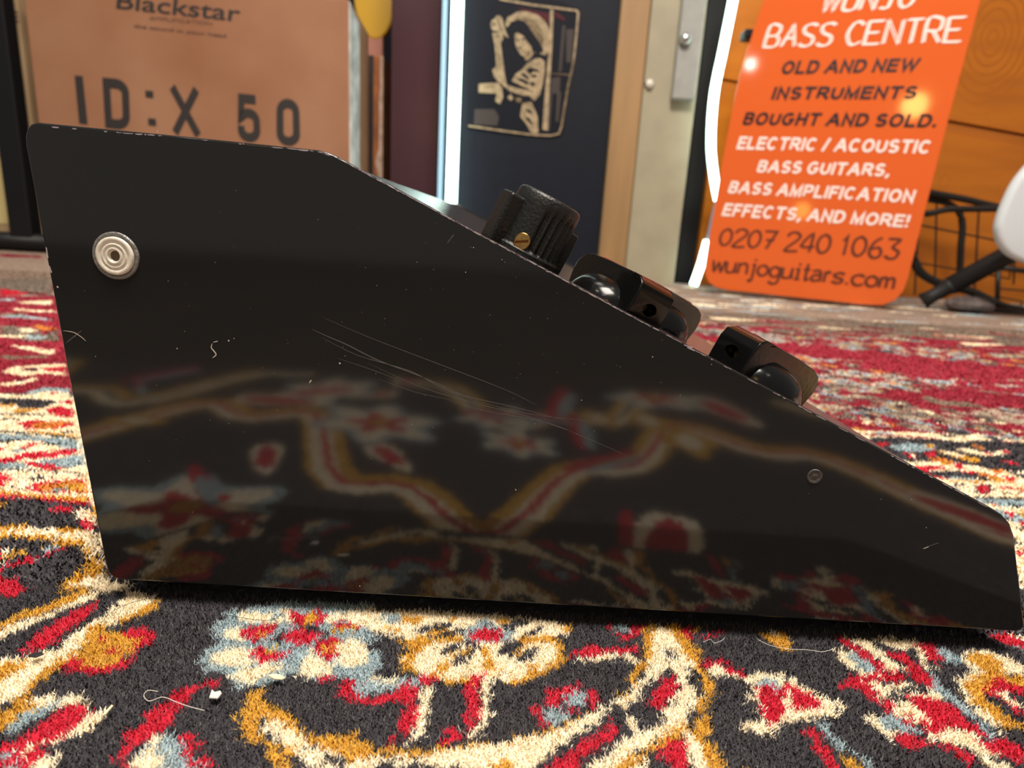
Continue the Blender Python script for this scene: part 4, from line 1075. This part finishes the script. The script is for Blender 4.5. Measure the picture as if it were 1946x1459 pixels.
# white guitar body (egg outline, rounded slab)
out = [(1990, 262), (1946, 308), (1915, 347), (1895, 388), (1884, 420), (1882, 440), (1888, 464), (1904, 484), (1930, 497), (1960, 505), (2010, 512), (2080, 500), (2140, 440), (2160, 340), (2120, 230), (2050, 215)]
YG = .92; pts = spline([onY(u, v, YG) for u, v in out+[out[0]]], 4)[:-1]
bm = bmesh.new(); add_prism(bm, [v-Vector((0, .018, 0)) for v in pts], pts, bevel=.007, seg=5)
tag(obj('white_guitar', bm, M['whiteguitar'], None, True), 'white guitar body with rounded edge at the right frame edge', 'guitar')
# fluff
bm = bmesh.new(); bmesh.ops.create_icosphere(bm, subdivisions=4, radius=1); pc = onZ(1838, 592)
for v in bm.verts:
    n = math.sin(v.co.x*9+2)*math.sin(v.co.y*8)*.12+random.uniform(-.08, .08)
    v.co = Vector((pc.x+.034*v.co.x*(1+n), pc.y+.03*v.co.y, .009+.011*v.co.z*(1+n)+.004*(1-abs(v.co.x))))
for i in range(220):
    t = random.uniform(0, 6.28); r_ = random.uniform(.4, 1); p = Vector((pc.x+.034*r_*math.cos(t), pc.y-.02*random.random(), .012+.010*random.random()))
    d = Vector((random.gauss(0, 1), random.gauss(0, .5), abs(random.gauss(0, 1)))).normalized()*.009
    q = Vector((.0004, 0, .0003)); bm.faces.new([bm.verts.new(z) for z in (p-q, p+q, p+d)])
tag(obj('dust_clump', bm, M['fluff']), 'grey brown clump of dust and fluff under the stand leg', 'dust')

# ================================================================== THE PEDAL
prof = [(48, 275), (47, 258), (51, 243), (58, 235), (69, 232), (330, 257), (585, 283), (604, 285), (622, 289), (640, 297), (1240, 619), (1882, 964), (1905, 978), (1920, 995), (1928, 1018),
        (1936, 1090), (1946, 1172), (1947, 1188), (1942, 1197), (1930, 1200), (1080, 1151), (232, 1102), (215, 1098), (205, 1088), (200, 1072), (125, 690)]
PF = [onY(u, v, FACE) for u, v in prof]; WID = .25; YB = FACE+WID
ped = thing('effects_pedal', 'black wedge shaped effects pedal seen side on with round plug and knobs on its slope', 'pedal', (0, FACE+WID/2, 0))
for y0, y1 in ((FACE, FACE+.0016), (YB-.0016, YB)):
    bm = bmesh.new(); add_prism(bm, [Vector((p.x, y0, p.z)) for p in PF], [Vector((p.x, y1, p.z)) for p in PF], bevel=.00045, seg=3)
    auto_smooth(obj('side_panel', bm, M['black'], ped), 30)
cen = sum((Vector((p.x, 0, p.z)) for p in PF), Vector())/len(PF)
def inset(d):
    r = []; n = len(PF)
    for i in range(n):
        a = Vector((PF[i-1].x, 0, PF[i-1].z)); b = Vector((PF[i].x, 0, PF[i].z)); c = Vector((PF[(i+1) % n].x, 0, PF[(i+1) % n].z))
        def nn(p, q): t = (q-p).normalized(); return Vector((t.z, 0, -t.x))
        m_ = nn(a, b)+nn(b, c); m_ = m_/max(m_.dot(nn(a, b)), .3)
        r.append(b+m_*d)
    return r
IN = inset(.0009)
bm = bmesh.new(); add_prism(bm, [Vector((p.x, FACE+.0014, p.z)) for p in IN], [Vector((p.x, YB-.0014, p.z)) for p in IN]); auto_smooth(obj('housing', bm, M['panel'], ped), 30)
# slope frame
s0 = onY(640, 297, FACE); s1 = onY(1882, 964, FACE); sdir = Vector((s1.x-s0.x, 0, s1.z-s0.z)).normalized(); nrm = Vector((-sdir.z, 0, sdir.x))
def slope_pt(u, v, Y, lift=-.0009):
    p = onY(u, v, Y); t = (p-s0).dot(sdir); q = s0+sdir*t; return Vector((q.x, Y, q.z))+nrm*lift
def frame(o, ang):      # local x along ang in the slope plane, z along the normal
    x = sdir*math.cos(ang)+Vector((0, 1, 0))*math.sin(ang); y = nrm.cross(x)
    return Matrix(((x.x, y.x, nrm.x, o.x), (x.y, y.y, nrm.y, o.y), (x.z, y.z, nrm.z, o.z), (0, 0, 0, 1)))
def solid(bm, cutters):
    """bmesh minus cutter bmeshes, through a boolean modifier; returns a bmesh"""
    def tmp(b): me = bpy.data.meshes.new('t'); bmesh.ops.recalc_face_normals(b, faces=b.faces[:]); b.to_mesh(me); b.free(); o = bpy.data.objects.new('t', me); COL.objects.link(o); return o
    o = tmp(bm); cs = [tmp(c) for c in cutters]
    for c in cs: m = o.modifiers.new('b', 'BOOLEAN'); m.operation = 'DIFFERENCE'; m.object = c; m.solver = 'EXACT'
    dg = bpy.context.evaluated_depsgraph_get(); me = bpy.data.meshes.new_from_object(o.evaluated_get(dg))
    r = bmesh.new(); r.from_mesh(me)
    for q in [o]+cs: bpy.data.objects.remove(q)
    return r
MM = .00083
def pointer_knob(o, ang, scale=1.0):
    F = frame(o, ang) @ Matrix.Diagonal((scale*MM, scale*MM, MM*.82, 1))
    pr = [(-13.5, 0), (-13.8, 9), (-13.2, 12.2), (-11, 14), (-7.6, 14.1), (-7.0, 13.4), (-6.4, 14), (4, 14), (13, 13.6), (16.2, 12.2), (18, 9.5), (18.3, 6), (17, 0)]
    hw = lambda x: 5.4 if x <= -7.6 else (4.3 if x <= -6.9 else (4.9 if x < -6 else 4.6-(x+6)*.06))
    bm = bmesh.new()
    A = [bm.verts.new((x, -hw(x)*(1 if z < 12.5 else .9), z)) for x, z in pr]; Bv = [bm.verts.new((x, hw(x)*(1 if z < 12.5 else .9), z)) for x, z in pr]; n = len(pr)
    # side walls split at the crease so they stay planar enough
    bm.faces.new(Bv)
    bm.faces.new(A[::-1])
    for i in range(n): bm.faces.new((A[i], A[(i+1) % n], Bv[(i+1) % n], Bv[i]))
    bmesh.ops.recalc_face_normals(bm, faces=bm.faces[:])
    es = [e for e in bm.edges if len(e.link_faces) == 2 and e.calc_face_angle(0) > .9]
    bmesh.ops.bevel(bm, geom=es, offset=.8, segments=3, profile=.5, affect='EDGES', clamp_overlap=True)
    cut = bmesh.new(); add_tube(cut, [Vector((-16, 0, 6.0)), Vector((-9.0, 0, 6.0))], 2.0, 24)
    bm = solid(bm, [cut])
    add_lathe(bm, [(11.2, 0), (11.2, 1.0), (10.7, 3.0), (9.8, 5.2), (8.5, 7.0), (6.8, 8.4), (4.6, 9.4), (0, 10)], Matrix.Identity(4), 48)
    bm.transform(F)
    k = auto_smooth(obj('pointer_knob', bm, M['knob'], ped), 40)
    bm = bmesh.new(); add_lathe(bm, [(0, 0), (1.8, 0), (1.8, 1.2), (1.6, 1.4), (0, 1.4)], F @ Matrix.Translation((-9.1, 0, 6.0)) @ Matrix.Rotation(-math.pi/2, 4, 'Y'), 20)
    sc_ = obj('set_screw', bm, M['brass'], ped, False); sc_.parent = k; sc_.location = (0, 0, 0)
    bm = bmesh.new(); add_box(bm, (-10, -.45, 14.0), (12, .45, 14.25), F); ln = obj('pointer_line', bm, M['redline'], ped); ln.parent = k; ln.location = (0, 0, 0)
    k['label'] = 'black pointer knob'
    return k
def fluted_knob(o, ang):
    F = frame(o, 0) @ Matrix.Diagonal((MM, MM, MM*1.1, 1)); bm = bmesh.new(); seg = 240; rings = []
    lev = [(10.0, 0, 0), (10.0, 1.6, 0), (9.5, 2.0, 0), (9.35, 2.4, 1), (9.0, 10.8, 1), (8.9, 11.6, .5), (8.9, 12.2, 0), (8.75, 14.4, 0), (8.4, 15.0, 0), (7.8, 15.25, 0), (7.0, 15.0, 0), (0, 14.9, 0)]
    for r, z, fl in lev:
        if r == 0: rings.append([bm.verts.new((0, 0, z))]); continue
        R = []
        for k in range(seg):
            t = 2*math.pi*k/seg; q = (math.degrees(t)+360) % 360        # q: 270 faces the camera, 180 up-slope
            infl = fl if 268 < q < 350 or 20 < q < 110 else 0
            rr_ = r-infl*.75*max(0, math.cos((q-268)*math.pi*2/13.6))**.6 if infl else r
            if infl: rr_ = r-infl*.8*(.5-.5*math.cos((q-268)*math.pi*2/13.6))
            R.append(bm.verts.new((rr_*math.cos(t), rr_*math.sin(t), z)))
        rings.append(R)
    for a, b in zip(rings, rings[1:]):
        for k in range(seg):
            q = [a[k % len(a)], a[(k+1) % len(a)], b[(k+1) % len(b)], b[k % len(b)]]; u = []
            for v in q:
                if v not in u: u.append(v)
            if len(u) > 2: bm.faces.new(u)
    Z = Matrix.Rotation(math.radians(205), 4, 'Z')
    add_box(bm, (4, -3.6, 0), (12.2, 3.6, 12.2), Z, bevel=.9, seg=3)
    Z2 = Matrix.Rotation(math.radians(12), 4, 'Z')
    add_box(bm, (5, -2.2, 0), (10.9, 2.2, 10.6), Z2, bevel=.6, seg=2)
    bm.transform(F)
    k = auto_smooth(obj('fluted_knob', bm, M['knobworn'], ped), 40); k['label'] = 'tall fluted black knob with brass screw'
    T_ = F @ Matrix.Rotation(math.radians(258), 4, 'Z') @ Matrix.Translation((8.6, 0, 3.4)) @ Matrix.Rotation(math.pi/2, 4, 'Y')
    bm = bmesh.new(); add_lathe(bm, [(2.05, 0), (2.05, .9), (1.85, 1.15), (0, 1.2)], T_, 28)
    sc_ = obj('brass_screw', bm, M['brass'], ped); sc_.parent = k; sc_.location = (0, 0, 0)
    bm = bmesh.new(); add_box(bm, (-.3, -1.7, 1.1), (.3, 1.7, 1.26), T_ @ Matrix.Rotation(.5, 4, 'Z')); q = obj('screw_slot', bm, mat('brass_dark', (.2, .07, .02), .4, metal=1), ped); q.parent = k; q.location = (0, 0, 0)
    return k
YK = FACE+.0175
fluted_knob(slope_pt(994, 484, YK), 0)
pointer_knob(slope_pt(1160, 580, YK, -.0018), math.radians(116), 1.12)
pointer_knob(slope_pt(1430, 735, YK, -.0012), math.radians(30), 1.16)
pointer_knob(slope_pt(1262, 585, FACE+.046), math.radians(40))
# round plug insert, countersunk screw, feet
def px(u, v, y=0): p = onY(u, v, FACE); return Vector((p.x, FACE+y, p.z))
out_ = Matrix.Rotation(math.pi/2, 4, 'X')
T_ = Matrix.Translation(px(221, 486)) @ out_ @ Matrix.Scale(MM, 4)
bm = bmesh.new(); add_lathe(bm, [(5.5, -.1), (5.5, .25), (5.25, .5), (4.75, .45), (4.6, .15), (0, .1)], T_, 48); obj('collar', bm, M['clear_ring'], ped, True)
bm = bmesh.new(); add_lathe(bm, [(4.45, .0), (4.4, .8), (4.1, 1.0), (3.4, .9), (3.3, .7), (3.0, .7), (2.9, .95), (2.5, 1.0), (2.35, .75), (2.1, .8), (1.75, 1.1), (1.45, 1.0), (1.2, .2), (1.1, .15)], T_, 48); pl = obj('plug', bm, M['white_plastic'], ped, True)
bm = bmesh.new(); add_lathe(bm, [(1.2, .2), (.8, .14), (0, .12)], T_, 24); q = obj('plug_hole', bm, mat('brown_recess', (.11, .07, .04), .6), ped); q.parent = pl; q.location = (0, 0, 0)
T_ = Matrix.Translation(px(1548, 905)) @ out_ @ Matrix.Scale(MM, 4)
bm = bmesh.new(); add_lathe(bm, [(1.95, -.05), (1.95, .12), (1.75, .25), (1.5, .2), (1.25, .04), (.7, .03), (.6, .12), (0, .14)], T_, 32); obj('rivet', bm, mat('worn_rivet', (.045, .043, .04), .25, spec=.8, bump=.5, bscale=1500), ped, True)
for u in (300, 1860):
    for y in (FACE+.013, YB-.014):
        bm = bmesh.new(); p = onY(u, 1140, FACE); zt_ = .0060
        add_lathe(bm, [(0, .0001), (.0065, .0001), (.007, .002), (.007, zt_), (0, zt_)], Matrix.Translation((p.x, y, 0)), 24); obj('rubber_foot', bm, M['rubber'], ped, True)
# wear, plus a painted glint along the slope edge
def mark(pts, wd, bm, y=-.00004, taper=True):
    wd *= .8; P = [px(u, v, y) for u, v in pts]
    if len(P) > 2: P = spline(P, 4)
    n = len(P)
    for i in range(n-1):
        w0 = wd*(math.sin(math.pi*(i+.3)/n)**.6 if taper else 1); w1 = wd*(math.sin(math.pi*min(i+1.3, n-.2)/n)**.6 if taper else 1)
        t = (P[i+1]-P[i]).normalized(); q = Vector((-t.z, 0, t.x))
        bm.faces.new([bm.verts.new(v) for v in (P[i]-q*w0/2, P[i+1]-q*w1/2, P[i+1]+q*w1/2, P[i]+q*w0/2)])
bm = bmesh.new()
for pts, wd in [([(612, 602), (700, 640), (830, 690), (960, 740), (1020, 770)], .00012), ([(592, 625), (625, 640), (660, 655), (720, 685), (800, 715), (900, 760)], .00022), ([(610, 640), (680, 675), (780, 705), (860, 745), (985, 775), (1080, 800)], .00015),
                ([(700, 690), (800, 735), (900, 765), (1000, 790), (1100, 825)], .00012), ([(850, 760), (920, 780), (1030, 800), (1110, 830), (1190, 865)], .00012), ([(900, 760), (1000, 785), (1120, 800)], .0001), ([(720, 720), (790, 745), (860, 760)], .0001),
                ([(640, 680), (700, 700), (760, 722)], .0001), ([(1752, 1042), (1783, 1031)], .00022), ([(850, 462), (862, 446)], .0002), ([(125, 652), (140, 640), (155, 628)], .0002)]: mark(pts, wd, bm)
o = obj('scratches', bm, M['scratch'], ped); o['kind'] = 'stuff'; o['label'] = 'pale scratches on the side'
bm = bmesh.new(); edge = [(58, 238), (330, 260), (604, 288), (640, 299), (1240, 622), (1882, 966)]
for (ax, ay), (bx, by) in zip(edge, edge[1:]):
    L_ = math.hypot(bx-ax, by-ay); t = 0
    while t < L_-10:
        ln_ = random.choice([4, 6, 9, 14, 22]); dens = .97 if 600 < ax < 1200 else .4  # dense pale strips paint the bevel's glint, sparse ones are chips
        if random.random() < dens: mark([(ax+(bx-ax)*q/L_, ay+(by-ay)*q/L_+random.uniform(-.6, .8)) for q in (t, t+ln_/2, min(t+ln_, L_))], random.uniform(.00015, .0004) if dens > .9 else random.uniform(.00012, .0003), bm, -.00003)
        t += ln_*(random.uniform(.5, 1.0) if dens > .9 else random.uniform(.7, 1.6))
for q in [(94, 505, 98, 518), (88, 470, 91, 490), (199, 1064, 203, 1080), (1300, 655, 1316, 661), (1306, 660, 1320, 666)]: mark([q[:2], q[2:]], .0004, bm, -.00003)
o = obj('edge_wear_and_glint', bm, mat('worn_edge_and_glint', (.42, .36, .40), .5), ped); o['kind'] = 'stuff'; o['label'] = 'chipped pale paint and painted glint along the edges'
bm = bmesh.new()
for pts, wd in [([(404, 652), (402, 660), (408, 668), (411, 674), (404, 680)], .0003), ([(120, 628), (140, 631), (155, 640), (164, 648)], .0002), ([(588, 727), (592, 722)], .0003), ([(406, 650), (414, 648)], .00025), ([(1755, 1042), (1764, 1038)], .0003)]: mark(pts, wd, bm, -.0001)
sp = [(337, 662, 3), (435, 647, 4), (445, 643, 2), (646, 690, 4), (110, 545, 4), (182, 677, 2), (656, 676, 2), (885, 517, 2), (900, 470, 2), (954, 493, 2), (1240, 678, 3), (1352, 692, 2), (1732, 948, 2), (1760, 1002, 2), (1674, 948, 2), (684, 1113, 3), (980, 930, 3), (1105, 760, 2), (300, 250, 3)]
for i in range(150): sp.append((random.gauss(900, 420), random.gauss(640, 140), random.uniform(.6, 1.4)))
lo = lambda u: 255+max(0, u-600)*.54
for u, v, r_ in sp:
    if not (140 < u < 1850 and lo(u)+15 < v < 1110) and r_ < 2: continue
    p = px(u, v, -.00008); r_ *= .00005; n = 6
    bm.faces.new([bm.verts.new(p+Vector((r_*random.uniform(.7, 1.2)*math.cos(t), 0, r_*random.uniform(.7, 1.2)*math.sin(t)))) for t in [6.283*i/n for i in range(n)]])
o = obj('dust_specks', bm, M['dust'], ped); o['kind'] = 'stuff'; o['label'] = 'pale dust specks and lint'

# ================================================================== BITS ON THE RUG
def strand(name, label, pts, rad, m, off, scl):
    P = [onZ(off[0]+x/scl, off[1]+y/scl, .0006) for x, y in pts]; bm = bmesh.new(); add_tube(bm, spline(P, 8), rad, 6)
    return tag(obj(name, bm, m, None, True), label, 'hair' if 'hair' in name else 'thread', 'loose hairs on the rug' if 'hair' in name else 'loose threads on the rug')
strand('loose_hair', 'dark hair curling over the mustard vine at lower left of the rug', [(530, 420), (528, 370), (545, 330), (600, 280), (700, 235), (830, 205)], .00005, M['hair'], (0, 1060), FS)
strand('loose_hair', 'dark hair looped across the pale blue flower before the pedal', [(1500, 240), (1490, 290), (1440, 325), (1340, 325), (1190, 300)], .00005, M['hair'], (0, 1060), FS)
strand('loose_hair', 'dark hair on the mustard and cream vine left of the pedal', [(0, 1040), (60, 1000), (180, 970)], .00006, M['hair'], (0, 740), 3.84)
strand('loose_thread', 'pale curled thread on the charcoal ground beside the red scroll', [(835, 705), (780, 700), (760, 730), (790, 755), (860, 735), (930, 760), (1000, 785), (1080, 805)], .00006, M['thread'], (0, 1060), FS)
strand('loose_thread', 'pale wavy thread beside the small mustard diamond under the pedal', [(540, 430), (600, 460), (700, 480), (800, 485), (880, 495), (940, 480)], .00005, M['thread'], (1246, 1060), FS)
strand('loose_thread', 'fine squiggly pale thread right of the mustard ring', [(250, 445), (290, 430), (310, 450), (350, 435), (365, 420)], .00004, M['thread'], (1246, 1060), FS)
def chip(name, label, pts, m, off=(0, 1060), scl=FS):
    P = [onZ(off[0]+x/scl, off[1]+y/scl, .0005) for x, y in pts]; bm = bmesh.new(); add_prism(bm, [p+Vector((0, 0, .0004)) for p in P], P, bevel=.0001, seg=1)
    return tag(obj(name, bm, m), label, 'debris')
chip('straw_flake', 'oval straw coloured flake below the pale blue flower', [(1415, 628), (1440, 618), (1480, 622), (1510, 638), (1490, 648), (1450, 645)], M['straw'])
chip('paper_scrap', 'small white scrap on the charcoal ground right of the red scroll', [(1105, 745), (1120, 700), (1135, 715), (1165, 708), (1172, 722), (1150, 748)], M['thread'])
chip('straw_flake', 'thin pale sliver at tip of the red leaf at lower left', [(536, 840), (590, 782), (600, 786), (560, 832)], M['straw'])
chip('seed_husk', 'small dark husk on the cream vine at far left', [(148, 525), (170, 510), (215, 503), (232, 512), (190, 530)], M['rubber'])
